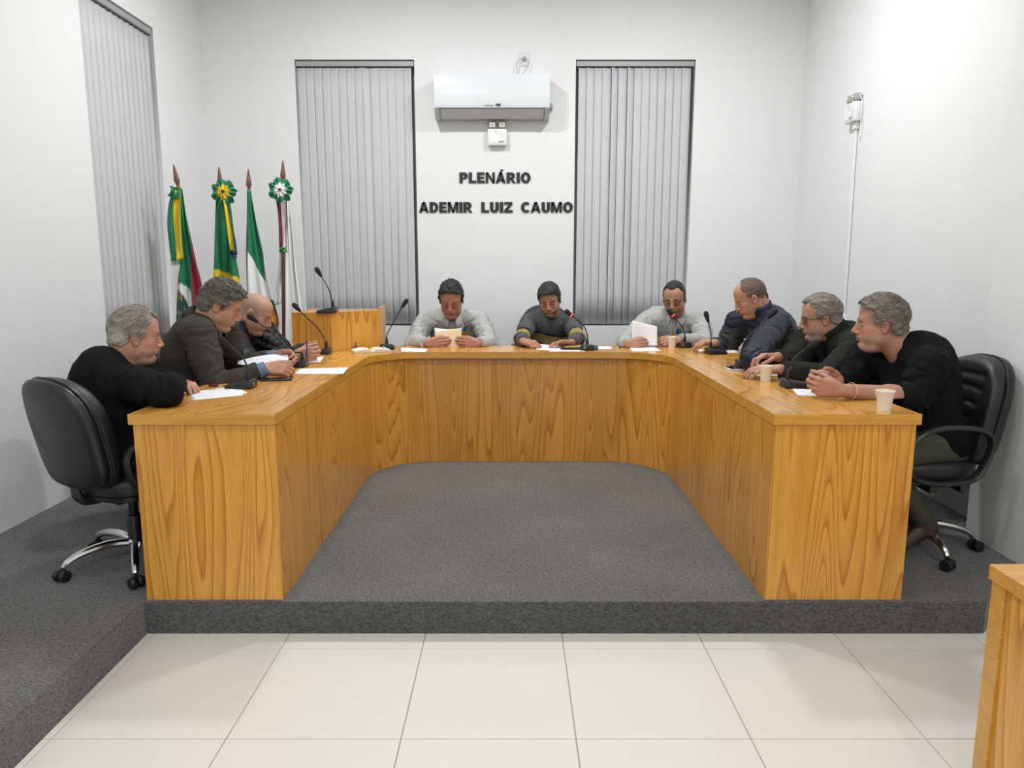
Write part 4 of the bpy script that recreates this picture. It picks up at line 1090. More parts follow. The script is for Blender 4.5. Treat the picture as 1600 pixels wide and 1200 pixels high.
def head_prims(F, T, R, s, pr):
    """F: Field, T: head centre, R: columns = right, forward, up; s: scale; pr: shape parameters"""
    W = lambda x, y, z: T + R @ (np.array([x, y, z]) * s)
    def E(c, r, k=0., sub=False, rot=None):
        F.ell(W(*c), np.array(r) * s, R if rot is None else R @ rot, k, sub)
    def Cp(p, q, r0, r1=None, k=0., sub=False): F.cap(W(*p), W(*q), r0 * s, (r0 if r1 is None else r1) * s, k, sub)
    jw, fat, ns = pr.get('jaw', 1.), pr.get('fat', 0.), pr.get('nose', 1.)
    E((0, -.012, .034), (.0755, .0975, .084))
    E((0, .022, .048), (.066, .068, .060), .03)
    E((0, .030, -.015), (.0635, .058, .080), .03)
    E((0, .030, -.062), (.053 * jw, .052, .046), .03)
    for x in (-1, 1):
        E((x * .048 * jw, .005, -.060), (.018, .03, .032), .03)          # jaw angle
        E((x * .043, .052, -.030), (.023, .026, .024), .02)                # cheekbone
        E((x * .038, .056, -.062), (.020 + .006 * fat, .022, .024), .022)  # lower cheek
    E((0, .0775, -.0985), (.021 * jw, .0175, .0165), .018)
    if fat: E((0, .035, -.110), (.045 * jw, .045, .022 + .008 * fat), .03)
    Cp((-.036, .078, .018), (-.010, .086, .016), .0105, .010, .018); Cp((.036, .078, .018), (.010, .086, .016), .0105, .010, .018)
    for x in (-1, 1):
        E((x * .031, .098, -.001), (.0175, .016, .0125), .014, True)
        E((x * .031, .0745, -.002), (.0155, .0145, .0125), .005)            # closed lid
        Cp((x * .018, .0862, -.0085), (x * .044, .0800, -.0080), .0012, .0012, .003, True)   # lash line crease
        Cp((x * .020, .0875, .0085), (x * .044, .0810, .0075), .0018, .0018, .005, True)
    Cp((0, .0905, .015), (0, .1085 + .006 * (ns - 1), -.027), .0078, .0098, .011)
    E((0, .086, -.016), (.0165, .018, .034), .008)
    E((0, .1115 + .008 * (ns - 1), -.0355), (.0120 * ns, .0115 * ns, .0100 * ns), .008)
    for x in (-1, 1):
        E((x * .0125 * ns, .100, -.041), (.0080, .011, .0080), .006)
        Cp((x * .022, .092, -.044), (x * .031, .078, -.072), .0018, .0018, .007, True)
    E((0, .0815, -.066), (.028, .018, .020), .014)
    Cp((-.022, .0885, -.0645), (0, .0990, -.0620), .0042, .0056, .006); Cp((.022, .0885, -.0645), (0, .0990, -.0620), .0042, .0056, .006)
    Cp((-.019, .0880, -.0730), (0, .0965, -.0745), .0044, .0064, .006); Cp((.019, .0880, -.0730), (0, .0965, -.0745), .0044, .0064, .006)
    Cp((-.025, .0905, -.0690), (0, .1040, -.0680), .0012, .0014, .003, True); Cp((.025, .0905, -.0690), (0, .1040, -.0680), .0012, .0014, .003, True)
    E((0, .0965, -.0850), (.022, .008, .005), .008, True)
    c, sn = math.cos(.25), math.sin(.25)
    for x in (-1, 1):
        rt = np.array([[math.cos(.35 * x), -math.sin(.35 * x), 0], [math.sin(.35 * x), math.cos(.35 * x), 0], [0, 0, 1]]).T
        tl = np.array([[1, 0, 0], [0, math.cos(.2), -math.sin(.2)], [0, math.sin(.2), math.cos(.2)]])
        Re = rt @ tl
        E((x * .079, -.010, -.012), (.0085, .0185, .0315), .006, False, Re)
        E((x * .0865, -.004, -.014), (.0065, .0105, .019), .004, True, Re)
        E((x * .079, .002, -.020), (.006, .005, .007), .004)
def head_colors(V, T, R, s, pr):
    L = ((V - T) @ R) / s; x, y, z = L[:, 0], L[:, 1], L[:, 2]; n = len(V)
    base = np.array(pr.get('skin', (.50, .275, .195))); col = np.tile(base, (n, 1))
    inh = (np.abs(x) < .1) & (y > -.13) & (y < .13) & (z > -.125) & (z < .14)
    def mixc(w_, c): 
        w_ = np.clip(w_, 0, 1)[:, None] * inh[:, None]; col[:] = col * (1 - w_) + np.array(c) * w_
    G = lambda cx, cy, cz, r: np.exp(-(((x - cx) ** 2 + (y - cy) ** 2 + (z - cz) ** 2) / r ** 2))
    rud = pr.get('ruddy', .5); red = base * np.array([1.0, .70, .64])
    for sx in (-1, 1): mixc(rud * G(sx * .042, .075, -.035, .028), red); mixc(.7 * rud * G(sx * .083, -.01, -.012, .03), red)
    mixc(rud * G(0, .115, -.036, .018), red)
    # stubble
    if pr.get('stubble', 0):
        w_ = pr['stubble'] * np.clip((-.045 - z) / .02, 0, 1) * np.clip((y - .0) / .03, 0, 1) * np.clip((.02 - np.abs(z + .062) * 0 + .02) / .02, 0, 1)
        w_ = w_ * (1 - np.clip(G(0, .093, -.068, .016) * 1.5, 0, 1)); mixc(w_, pr.get('stubble_col', (.25, .2, .18)))
    lip = base * np.array([.86, .55, .55])
    mixc(.85 * np.exp(-((np.abs(x) / .021) ** 4)) * np.exp(-(((z + .068) / .0085) ** 4)) * (y > .078), lip)
    mixc(.8 * np.exp(-((np.abs(x) / .023) ** 6)) * np.exp(-(((z + .0685) / .0022) ** 2)) * (y > .078), base * .25)
    brow = pr.get('brow', (.10, .07, .05))
    for sx in (-1, 1):
        u = (x * sx - .031) / .022; zb = .0205 + .003 * (1 - u * u)
        mixc(pr.get('brow_w', .75) * np.exp(-(u ** 6)) * np.exp(-(((z - zb) / .0045) ** 2)) * (y > .05), brow)
        u = (x * sx - .031) / .0145; mixc(.85 * np.exp(-(u ** 4)) * np.exp(-(((z + .0085 - .0) / .0022) ** 2)) * (y > .06), (.04, .025, .02))
        mixc(.35 * np.exp(-(u ** 4)) * np.exp(-(((z - .009) / .003) ** 2)) * (y > .06), base * .45)
        if pr.get('open', 0):
            op = pr['open'] * .0048; ze = -.0035
            eye = np.exp(-(u ** 6)) * np.exp(-(((z - ze) / op) ** 6)) * (y > .06)
            mixc(eye, (.46, .42, .39)); mixc(eye * np.exp(-(((x * sx - .029) / .0052) ** 4)), (.02, .014, .012))
            mixc(.9 * np.exp(-(u ** 4)) * np.exp(-(((z - ze - op * 1.1) / .0017) ** 2)) * (y > .06), (.03, .02, .018))
        mixc(.30 * G(sx * .031, .08, -.016, .012), base * np.array([.8, .62, .62]))
        mixc(.9 * G(sx * .0065, .107, -.0500, .0045), base * .2)
        mixc(.6 * G(sx * .0865, -.002, -.014, .009), base * np.array([.55, .4, .38]))
    sc = pr.get('scalp')
    if sc:   # cropped hair on a shaven head
        w_ = sc[1] * np.clip((z - (-.035 + .55 * np.clip(y + .03, 0, 1))) / .02, 0, 1) * np.clip((.035 - y) / .03, 0, 1)
        hgt = np.clip((z - .085) / .03, 0, 1); mixc(w_ * (1 - .75 * hgt), sc[0])
    return col
def hair(name, T, R, s, hp, parent, seed=1):
    """hp: front, temple, side heights, thickness, colour etc. (head-local metres)"""
    h = .0032
    F = Field(T - .165, T + .165, h); Rm = R
    W = lambda x, y, z: T + R @ (np.array([x, y, z]) * s)
    t = hp.get('t', .010); tt = hp.get('top', .012); vol = hp.get('quiff', 0)
    F.ell(W(0, -.012, .034), np.array([.0755 + t * .75, .0975 + t * .8, .084 + t]) * s, R)
    F.ell(W(0, .020, .052), np.array([.066 + t * .55, .066 + t * .6, .058 + t * .8]) * s, R, .03)
    if tt: F.ell(W(0, hp.get('top_y', .0), .075), np.array([.058, .075, .045 + tt]) * s, R, .03)
    if vol: F.ell(W(hp.get('quiff_x', 0), .070, .082), np.array([.040, .030, .018 + vol]) * s, R, .02)
    F.ell(W(0, -.055, -.035), np.array([.060 + t * .5, .045 + t * .6, .045]) * s, R, .03)     # nape
    for sx in (-1, 1):
        F.ell(W(sx * .060, .012, .018), np.array([.0125 + t * .7, .035, .030]) * s, R, .02)
    hy, hz, rec = hp.get('front_y', .062), hp.get('front_z', .070), hp.get('recess', .0)
    sb = hp.get('sideburn', -.015); nape = hp.get('nape', -.065)
    def region(P):
        L = ((P - T.astype(np.float32)) @ R.astype(np.float32)) / s; x, y, z = L[..., 0], L[..., 1], L[..., 2]; ax = np.abs(x)
        nz = .004 * (vnoise(P * 160, seed) - .5) * 2
        # front hairline: hair behind a plane sloping back and down, receding at the temples
        front = (y - hy) * .55 + (hz - z) * .75 + rec * np.exp(-((ax - .042) / .018) ** 2) * 1.0 + .004
        # side: in front of ear hair ends at y = side_y, above sideburn height
        sidey = y - (hp.get('side_y', .034)); side = np.maximum(sidey, -.5)
        low_front = np.where(y > -.004, sb - z, -1)
        ear = .026 - np.sqrt((y + .010) ** 2 + ((z + .010) * .85) ** 2); ear = np.where(z < .012, ear, -1)
        neck = nape - z + .10 * np.clip(y + .06, 0, 1) * 0
        behind = np.where((y > -.035) & (z < -.02), .02, -1)
        temple = np.minimum(front, np.where(z < .055, sidey + (.04 - z) * .0, 1))
        fr = np.where(z > hp.get('temple_z', .046), front, np.maximum(sidey, front - .03))
        m = np.maximum.reduce([fr, low_front, ear, neck, behind])
        if hp.get('bald'):
            bx = np.sqrt((x / hp['bald'][0]) ** 2 + ((y - hp['bald'][2]) / hp['bald'][1]) ** 2); m = np.maximum(m, np.where(z > .05, (1 - bx) * .04, -1))
        return m + nz
    F.put(T - .16, T + .16, lambda P: -region(P), .006, True)
    amp, fr_ = hp.get('rough', .003), hp.get('freq', (90, 35, 90))
    comb = np.array(hp.get('comb', (0, -1, .1)))
    def wob(P):
        L = ((P - T) @ R) / s
        a_ = nrm(comb); e1 = nrm(np.cross(a_, (0.2, .1, 1.))); e2 = np.cross(a_, e1); Q = np.stack([L @ e1 * fr_[0], L @ a_ * fr_[1], L @ e2 * fr_[2]], -1)
        q = (vnoise(Q, seed + 3) - .5) * 2 * amp + (vnoise(Q * 2.3, seed + 5) - .5) * amp
        if hp.get('curl'): q = q + (vnoise(L * hp['curl'], seed + 9) - .5) * 2 * amp * 1.6
        return q
    F.warp(wob)
    V, Q = F.mesh()
    if len(V) == 0: return None
    L = ((V - T) @ R) / s
    c0, c1 = np.array(hp['col']), np.array(hp.get('col2', hp['col']))
    mixw = vnoise(np.stack([L[:, 0] * 60, L[:, 1] * 22, L[:, 2] * 60], -1), seed + 7)
    side = np.clip((.055 - L[:, 2]) / .05, 0, 1) * hp.get('side_grey', 0)
    wv = np.clip(mixw * .8 + side - .1, 0, 1)[:, None]; cols = c0 * (1 - wv) + c1 * wv
    # strands on top of the mass
    rng = np.random.default_rng(seed); ns = hp.get('strands', 1500)
    ctr = np.array([0, -.012, .03]); faces = rng.integers(0, len(Q), ns); P0 = V[Q[faces]].mean(1); L0 = ((P0 - T) @ R) / s
    nn = L0 - ctr; nn /= np.linalg.norm(nn, axis=1, keepdims=True)
    d = np.tile(nrm(comb), (ns, 1)) + rng.normal(0, hp.get('mess', .25), (ns, 3))
    fl = hp.get('fall', .55); d[:, 2] -= fl * np.clip(np.abs(L0[:, 0]) / .07, 0, 1) + fl * np.clip(-(L0[:, 1] + .03) / .05, 0, 1)
    d -= (d * nn).sum(1, keepdims=True) * nn; d /= np.linalg.norm(d, axis=1, keepdims=True) + 1e-6
    ln = rng.uniform(.5, 1, ns)[:, None] * hp.get('len', .03); lift = hp.get('lift', .10)
    sidev = np.cross(d, nn); wd = hp.get('wid', .0011)
    SV, SQ, SCo = [], [], []
    o = len(V)
    rings = []
    for k in range(4):
        u = k / 3; c = L0 - nn * .0015 + d * ln * u + nn * (ln * lift * u - ln ** 2 * 3.5 * u * u)
        ww = wd * (1 - .75 * u); rings.append((c - sidev * ww, c + sidev * ww))
    pts = np.stack([q for r_ in rings for q in r_], 1)           # ns, 8, 3
    SV = (pts.reshape(-1, 3) * s) @ R.T + T
    b0 = o + 8 * np.arange(ns)
    for k in range(3): SQ.append(np.stack([b0 + 2 * k, b0 + 2 * k + 1, b0 + 2 * k + 3, b0 + 2 * k + 2], -1))
    tone = rng.uniform(.55, 1.45, ns)[:, None]; sw = np.clip(rng.uniform(0, 1, ns) * .9 + hp.get('side_grey', 0) * np.clip((.055 - L0[:, 2]) / .05, 0, 1), 0, 1)[:, None]
    sc_ = (c0 * (1 - sw) + c1 * sw) * tone
    V2 = np.concatenate([V, SV]); Q2 = np.concatenate([Q] + SQ); C2 = np.concatenate([cols, np.repeat(sc_, 8, 0)])
    return link(name, np_mesh(name, V2 - PO[0], Q2, C2), M_HAIR, parent)
PO = [np.zeros(3)]       # origin of the person being built

def ik(S, Wp, l1, l2, hint):
    d = Wp - S; D = np.linalg.norm(d); u = d / D
    if D > (l1 + l2) * .995: f = D / ((l1 + l2) * .995); l1 *= f; l2 *= f
    a = (l1 * l1 - l2 * l2 + D * D) / (2 * D); hgt = math.sqrt(max(l1 * l1 - a * a, 0)); hv = np.asarray(hint, float); hv = hv - (hv @ u) * u
    return S + u * a + nrm(hv) * hgt
FING = [(.034, .088, [.045, .027, .022]), (.0115, .094, [.050, .031, .023]), (-.0105, .090, [.046, .029, .022]), (-.030, .080, [.036, .022, .020])]
def hand(F, Wp, d, n, side, curl=(.5, .6, .4), thumb=(.7, .75, .25), spread=.05, sc=1.0, curls=None, tb=.35, tips=None):
    d = nrm(d); n = np.asarray(n, float); n = nrm(n - (n @ d) * d); t = np.cross(d, n) * side
    P = lambda a, b, c: Wp + sc * (d * a + t * b + n * c)
    for i, (tx, fy, seg) in enumerate(FING):
        kx = tx * .95
        F.cap(P(.004, tx * .55, 0), P(fy - .006, kx, -.002), .0150 * sc, .0115 * sc, .010)
        c = curls[i] if curls else curl; p = P(fy - .004, kx, -.001); a = 0.; sp = (tx / .034) * spread
        r = (.0098 if i < 3 else .0086) * sc
        for j in range(3):
            a += c[j]; dv = nrm(d * math.cos(a) + n * math.sin(a) + t * sp * math.cos(a)); q = p + dv * seg[j] * sc
            F.cap(p, q, r, r * .92, .0035 if j else .007); r *= .92; p = q
    F.ell(P(.05, .0, .004), np.array([.036, .045, .013]) * sc, np.stack([t, d, n], 1), .012)
    F.ell(P(.032, .026, .010), np.array([.016, .028, .014]) * sc, np.stack([t, d, n], 1), .010)
    p = P(.028, .030, .008); td = nrm(d * thumb[0] + t * thumb[1] + n * thumb[2]); r = .0125 * sc
    for j, L_ in enumerate((.040, .033, .026)):
        q = p + td * L_ * sc; F.cap(p, q, r, r * .9, .007 if j == 0 else .003); r *= .88; p = q; td = nrm(td + d * tb * .8 - t * tb * .35 + n * tb * .25)
def band_color(V, S, E, Wp):
    """distance along an arm: 0 at shoulder .. 1 elbow .. 2 wrist, and distance to that line"""
    best = np.full(len(V), 9.); par = np.zeros(len(V))
    for k, (a, b) in enumerate(((S, E), (E, Wp))):
        d = b - a; t = np.clip(((V - a) @ d) / (d @ d), 0, 1); e = np.linalg.norm(V - a - t[:, None] * d, axis=1); m = e < best; best[m] = e[m]; par[m] = k + t[m]
    return par, best
def person(sp):
    yaw = math.radians(sp['yaw']); fw = V3(math.cos(yaw), math.sin(yaw), 0); rt = V3(math.sin(yaw), -math.cos(yaw), 0); up = V3(0, 0, 1)
    Pv = np.array(sp['pelvis'], float); T = np.array(sp['head'], float); hs = sp.get('hs', 1.0)
    hy, hp_, hr = [math.radians(q) for q in sp['look']]      # head yaw, pitch down, roll
    f = V3(math.cos(hy) * math.cos(hp_), math.sin(hy) * math.cos(hp_), -math.sin(hp_)); r0 = nrm(np.cross(f, up)); u0 = np.cross(r0, f)
    r_ = r0 * math.cos(hr) + u0 * math.sin(hr); u_ = np.cross(r_, f); R = np.stack([r_, f, u_], 1)
    SB = T + R @ (V3(0, -.028, -.060) * hs)
    Nb = atd(*sp['neckpx'], (T - _C) @ _F + sp.get('neckdz', 0)) if 'neckpx' in sp else SB + .085 * nrm(-up * 1.0 - fw * sp.get('nlean', .45))
    ax = nrm(Nb - Pv); tl = np.linalg.norm(Nb - Pv); tf = nrm(fw - (fw @ ax) * ax)
    b = sp.get('build', 1.0); bel = sp.get('belly', 1.0)
    sw = sp.get('shoulder', .185) * b
    roll = sp.get('sroll', (0, 0))
    Sh = {}
    for sd, nm in ((1, 'R'), (-1, 'L')):
        Sh[nm] = Nb - ax * .065 + rt * sd * sw + tf * (.015 + sp.get('sfwd', .02)) + up * (sp.get('sup', {}).get(nm, 0))
    origin = V3(Pv[0], Pv[1], ZP); PO[0] = origin
    root = empty('person', tuple(origin)); tag(root, sp['label'], 'person')
    G = {}
    for nm, sd in (('R', 1), ('L', -1)):
        a = sp['arm' + nm]; Wp = np.array(a['w'], float); E_ = np.array(a['e'], float) if 'e' in a else ik(Sh[nm], Wp, a.get('l1', .285), a.get('l2', .26), a.get('hint', -up * .6 + rt * sd * .8 - fw * .2)); G[nm] = (Sh[nm], E_, Wp)
    allp = [T + .15, T - .15, Nb, Sh['R'], Sh['L']] + [p for g in G.values() for p in g]
    # ---- skin
    lo = np.min([T - .16, Nb - .1] + [np.min(g, 0) - .19 for g in G.values()], 0); hi = np.max([T + .16, Nb + .05] + [np.max(g, 0) + .19 for g in G.values()], 0)
    lo[2] = max(lo[2], ZT - .03) if sp.get('cut', True) else lo[2]
    F = Field(lo, hi, .0028)
    head_prims(F, T, R, hs, sp['face'])
    F.cap(SB, Nb - ax * .03, .054 * hs * sp.get('neckr', 1.), .060 * hs * sp.get('neckr', 1.), .03)
    F.cap(T + R @ (V3(0, -.04, -.02) * hs), Nb + tf * -.01, .050 * hs, .058 * hs * sp.get('neckr', 1.), .03)
    F.cap(Nb - ax * .02, Nb - ax * .12, .055, .05, .03)
    for nm, sd in (('R', 1), ('L', -1)):
        S_, E_, Wp = G[nm]; a = sp['arm' + nm]; bare = sp.get('bare', False)
        F.cap(Nb - ax * .10, S_, .03, .03, .02); F.cap(S_, E_, .032, .034, .02)
        wr = .0265
        if bare: F.cap(E_, E_ + (Wp - E_) * .35, .044, .046, .02); F.cap(E_ + (Wp - E_) * .3, Wp, .046, .029, .02)
        else: F.cap(E_, Wp, .032, wr, .01)
        hd_d = np.array(a.get('d', nrm(Wp - E_)), float); hand(F, Wp + nrm(Wp - E_) * .012, hd_d, a['n'], sd, **a.get('hand', {}))
    if sp.get('cut', True):   # keep hands above the desk top
        zmin = ZT + .0015
        F.put(lo, V3(hi[0], hi[1], zmin), lambda P: P[..., 2] - zmin, 0, True) 
    V, Q = F.mesh(); col = head_colors(V, T, R, hs, sp['face'])
    for nm in 'RL':
        S_, E_, Wp = G[nm]; dd = np.linalg.norm(V - (Wp + nrm(Wp - E_) * .10), axis=1)
        w_ = np.clip(1 - np.abs(dd - .055) / .04, 0, 1)[:, None] * .25; col = col * (1 - w_) + col * np.array([1., .78, .74]) * w_
        hc = sp.get('hand_col')
        if hc is not None: m = (np.linalg.norm(V - Wp, axis=1) < .25) & (np.linalg.norm(V - T, axis=1) > .17); col[m] = col[m] * np.array(hc)
    link('body', np_mesh('body', V - origin, Q, col), M_SKIN, root)
    # ---- hair
    if 'hair' in sp: hair('hair', T, R, hs, sp['hair'], root, sp.get('seed', 1))
    for nm_, fh in sp.get('facial', {}).items(): facial(nm_, T, R, hs, fh, root)
    # ---- upper garment
    ga = sp['garment']; th = ga.get('t', .010)
    lo = np.min([Pv - .24] + [np.min(g, 0) - .10 for g in G.values()] + [Nb - .12], 0); hi = np.max([Pv + .24] + [np.max(g, 0) + .10 for g in G.values()] + [Nb + .12], 0); lo[2] = Pv[2] - .10
    F = Field(lo, hi, ga.get('h', .0052)); Ra = np.stack([rt, tf, ax], 1)
    hump = sp.get('hump', 0.0)
    F.ell(Pv + ax * tl * .66 - tf * (.01 + hump), (.165 * b + th, .112 * b + th, .21), Ra)
    F.ell(Pv + ax * tl * .30 + tf * .02 * bel, (.160 * b + th, .128 * b * bel + th, .21), Ra, .06)
    F.ell(Pv + up * .0, (.170 * b + th, .13 * b + th, .12), np.stack([rt, fw, up], 1), .06)
    F.cap(Nb - ax * .075 - rt * sw * .8 - tf * .005, Nb - ax * .075 + rt * sw * .8 - tf * .005, .062 + th * .6, None, .05)
    for nm, sd in (('R', 1), ('L', -1)):
        S_, E_, Wp = G[nm]
        F.cap(Nb - ax * .035 - tf * .012, S_ + up * .008, .045 + th * .4, .05 + th * .5, .04)
        F.cap(S_, S_ + (E_ - S_) * .5, .066 * ga.get('arm', 1) + th, .058 * ga.get('arm', 1) + th, .035)
        cu = ga.get('cuff', .96)
        F.cap(S_ + (E_ - S_) * .4, E_, .059 * ga.get('arm', 1) + th, .050 * ga.get('arm', 1) + th, .02)
        F.cap(E_, E_ + (Wp - E_) * cu, .050 * ga.get('arm', 1) + th, (ga.get('wr', .034) + (0.012 if cu < .8 else 0)) + th * .7, .015, flat=True)
    F.cap(Nb + tf * .055 - ax * .0, SB + tf * .02 + ax * .06, .056 * hs * sp.get('neckr', 1.) + .002, None, .008, True) if ga.get('vneck') else None
    if ga.get('vneck'): F.cap(Nb + tf * .10 - ax * .03, Nb + tf * .17 - ax * .11, .030, .006, .01, True)
    F.cap(Nb - ax * .03, SB, .056 * hs * sp.get('neckr', 1.), .052 * hs, .004, True)
    def wr_(P):
        par = []
        q = (vnoise(P * ga.get('wf', 13.), 3) - .5) * ga.get('wa', .010) + (vnoise(P * 34., 5) - .5) * ga.get('wa', .010) * .45
        for nm in 'RL':
            S_, E_, Wp = G[nm]; dE = np.linalg.norm(P - E_, axis=1); dS = np.linalg.norm(P - S_ - (E_ - S_) * .25, axis=1)
            a_ = nrm(E_ - S_); bq = nrm(Wp - E_); n_ = vnoise(P * 20., 11)
            q = q + .0055 * ga.get('fold', 1) * np.exp(-(dE / .11) ** 2) * np.sin(((P - E_) @ nrm(a_ + bq)) * 150 + 9 * n_)
            q = q + .0045 * ga.get('fold', 1) * np.exp(-(dS / .13) ** 2) * np.sin(((P - S_) @ a_) * 110 + 9 * n_)
        if ga.get('quilt'):
            w_ = (P - Pv) @ ax; m = np.ones(len(P))
            am = np.full(len(P), 9.)
            for nm in 'RL':
                S_, E_, Wp = G[nm]; p_, bd = band_color(P, S_, E_, Wp); L1 = np.linalg.norm(E_ - S_); s_ = np.where(p_ < 1, p_ * L1, L1 + (p_ - 1) * np.linalg.norm(Wp - E_)); isarm = (bd < .085) & (p_ > .12)
                w_ = np.where(isarm, s_, w_)
            per = ga['quilt']; ph_ = (w_ + .006 * (vnoise(P * 18, 2) - .5)) / per
            q = q + (.5 - np.abs(np.sin(np.pi * ph_))) * .009 * ga.get('qa', 1)
        return q
    F.warp(wr_)
    if sp.get('cut', True):
        # sleeves rest on the desk top: nothing of them below it where the desk is
        def desk_cut(P):
            inside = np.maximum.reduce([P[..., 2] - (ZT + .001), *sp['deskside'](P)])
            return inside
        F.put(lo, V3(hi[0], hi[1], ZT + .0), desk_cut, 0, True)
    V, Q = F.mesh()
    c = np.tile(np.array(ga['col'], float), (len(V), 1))
    ctx = dict(V=V, Pv=Pv, ax=ax, rt=rt, tf=tf, tl=tl, G=G, Nb=Nb, b=b, up=up)
    if 'paint' in ga: c = ga['paint'](c, ctx)
    link(ga['name'], np_mesh(ga['name'], V - origin, Q, c), ga.get('mat', M_CLOTH), root)
    # ---- collar
    def ring(r0, prof, a0, a1, name, col, mt, tilt=0., n=40, fall=None, th_=.003, cen=None, nv=None):
        cA = nrm((SB - Nb) * .6 + ax * .05) ; e1 = nrm(tf - (tf @ cA) * cA); e2 = np.cross(cA, e1); v = []
        C0 = (Nb if cen is None else cen)
        for i in range(n + 1):
            a = math.radians(a0 + (a1 - a0) * i / n); fr = 1 - abs(2 * i / n - 1)     # 0 at the open ends, 1 at the nape
            for (rr, zz, fx) in prof:
                k = (1 - fr) ** 2.2
                rad = r0 * (rr + (fall or 0) * k * fx)
                v.append(C0 + (e1 * math.cos(a) + e2 * math.sin(a)) * rad + cA * (zz - .055 * k * fx - tilt * (1 - fr)))
        m_ = len(prof); f_ = [(i * m_ + j, (i + 1) * m_ + j, (i + 1) * m_ + j + 1, i * m_ + j + 1) for i in range(n) for j in range(m_ - 1)]
        o = link(name, np_mesh(name, np.array(v) - origin, np.array(f_), np.tile(col, (len(v), 1))), mt, root)
        s_ = o.modifiers.new('thick', 'SOLIDIFY'); s_.thickness = th_; s_.offset = 0
        return o
    for kw in ga.get('rings', []): ring(**kw)
    # ---- cuffs of an under-shirt
    for nm, cc in ga.get('cuffs', {}).items():
        S_, E_, Wp = G[nm]; d = Wp - E_; mb = MB(); mb.tube([tuple(E_ + d * q - origin) for q in (.80, .9, 1.03, 1.035)], [.041, .041, .039, .034], 20); o = mb.build('shirt_cuff', mat('cuff_' + cc[0], cc[1], .8), root, 60)
    # ---- trousers and shoes
    tr = sp.get('trousers', (.012, .012, .014)); kn = sp.get('knee', .44)
    hip = Pv - up * .02; foot = sp.get('foot', (.38, .0))
    lo = hip - V3(.85, .85, 0); hi = hip + V3(.85, .85, .16); lo[2] = ZP + .02
    F = Field(lo, hi, .011)
    F.ell(hip, (.172 * b, .135 * b, .10), np.stack([rt, fw, up], 1))
    feet = []
    for sd in (-1, 1):
        h0 = hip + rt * sd * .09; K = hip + rt * sd * (.13 + .02) + fw * kn + up * .005; A = hip + rt * sd * .13 + fw * foot[0]; A[2] = ZP + .09 + foot[1]
        F.cap(h0, K, .082 * b, .062, .04); F.cap(K, A, .060, .050, .03); feet.append(A)
    V, Q = F.mesh(); link('trousers', np_mesh('trousers', V - origin, Q, np.tile(tr, (len(V), 1))), M_TROU, root)
    for A in feet:
        F = Field(A - V3(.24, .24, .12), A + V3(.24, .24, .08), .006)
        heel = A - up * (.045) - fw * .03; toe = A + fw * .17; toe[2] = ZP + .035
        F.cap(A, heel, .046, .042); F.cap(heel, toe, .042, .034, .03); F.ell(toe - fw * .02, (.045, .06, .03), np.stack([rt, fw, up], 1), .02)
        zz = ZP + .001; F.put(A - .3, A + .3, lambda P: P[..., 2] - zz, 0, True)
        V, Q = F.mesh(); link('shoe', np_mesh('shoe', V - origin, Q, np.tile(sp.get('shoe', (.03, .02, .015)), (len(V), 1))), M_SHOE, root)
    # ---- spectacles
    if 'glasses' in sp: glasses(T, R, hs, sp['glasses'], root, origin)
    sp['_G'] = G; sp['_T'] = T; sp['_R'] = R; sp['_root'] = root; sp['_o'] = origin
    return root
def glasses(T, R, s, g, root, origin):
    W = lambda x, y, z: tuple(T + R @ (np.array([x, y, z]) * s) - origin)
    r = g.get('r', .0022); hw, hh = g.get('w', .025), g.get('h', .017); z0 = g.get('z', -.003); y0 = .098
    m = mat(g['name'], g['col'], .3, g.get('metal', 0)); mb = MB()
    for x in (-1, 1):
        pts = []
        for k in range(24):
            a = 2 * math.pi * k / 24; e = .55; c, sn = math.cos(a), math.sin(a)
            px = x * .0325 + hw * math.copysign(abs(c) ** e, c); pz = z0 + hh * math.copysign(abs(sn) ** e, sn) * (1 if sn > 0 else 1.05)
            pts.append(W(px, y0 - .30 * max(0, abs(px) - .02) ** 1.0 * .6, pz))
        mb.tube(pts, r * s, 6, closed=True)
        mb.tube([W(x * .0575, y0 - .012, z0 + .006), W(x * .074, .070, z0 + .006), W(x * .080, .01, z0 + .004), W(x * .080, -.018, z0 - .004)], r * s * 1.15, 6)
    mb.tube([W(-.009, y0 + .002, z0 + .004), W(0, y0 + .005, z0 + .006), W(.009, y0 + .002, z0 + .004)], r * s, 6)
    gl = mb.build('glasses', m, root, 60)
    for x in (-1, 1):
        v = [W(x * .0325 + hw * .9 * math.cos(a), y0 - .18 * max(0, abs(x * .0325 + hw * .9 * math.cos(a)) - .02), z0 + hh * .9 * math.sin(a)) for a in [2 * math.pi * k / 20 for k in range(20)]]
        me = MB().add(v, [tuple(range(20))]).mesh('lens'); link('lens', me, M_LENS, gl)
def facial(name, T, R, s, fh, root):
    """moustache / beard as a thin haired shell"""
    F = Field(T - .15, T + .15, .0028); W = lambda x, y, z: T + R @ (np.array([x, y, z]) * s)
    for (p, q, r0, r1) in fh['caps']:
        for sx in (-1, 1): F.cap(W(sx * p[0], p[1], p[2]), W(sx * q[0], q[1], q[2]), r0 * s, r1 * s, .005)
    F.warp(lambda P: (vnoise(P * 210, 4) - .5) * .0035)
    V, Q = F.mesh(); n = vnoise(V * 300, 2)[:, None]; cols = np.array(fh['col']) * (1 - n) + np.array(fh.get('col2', fh['col'])) * n
    link(name, np_mesh(name, V - PO[0], Q, cols), M_HAIR, root)
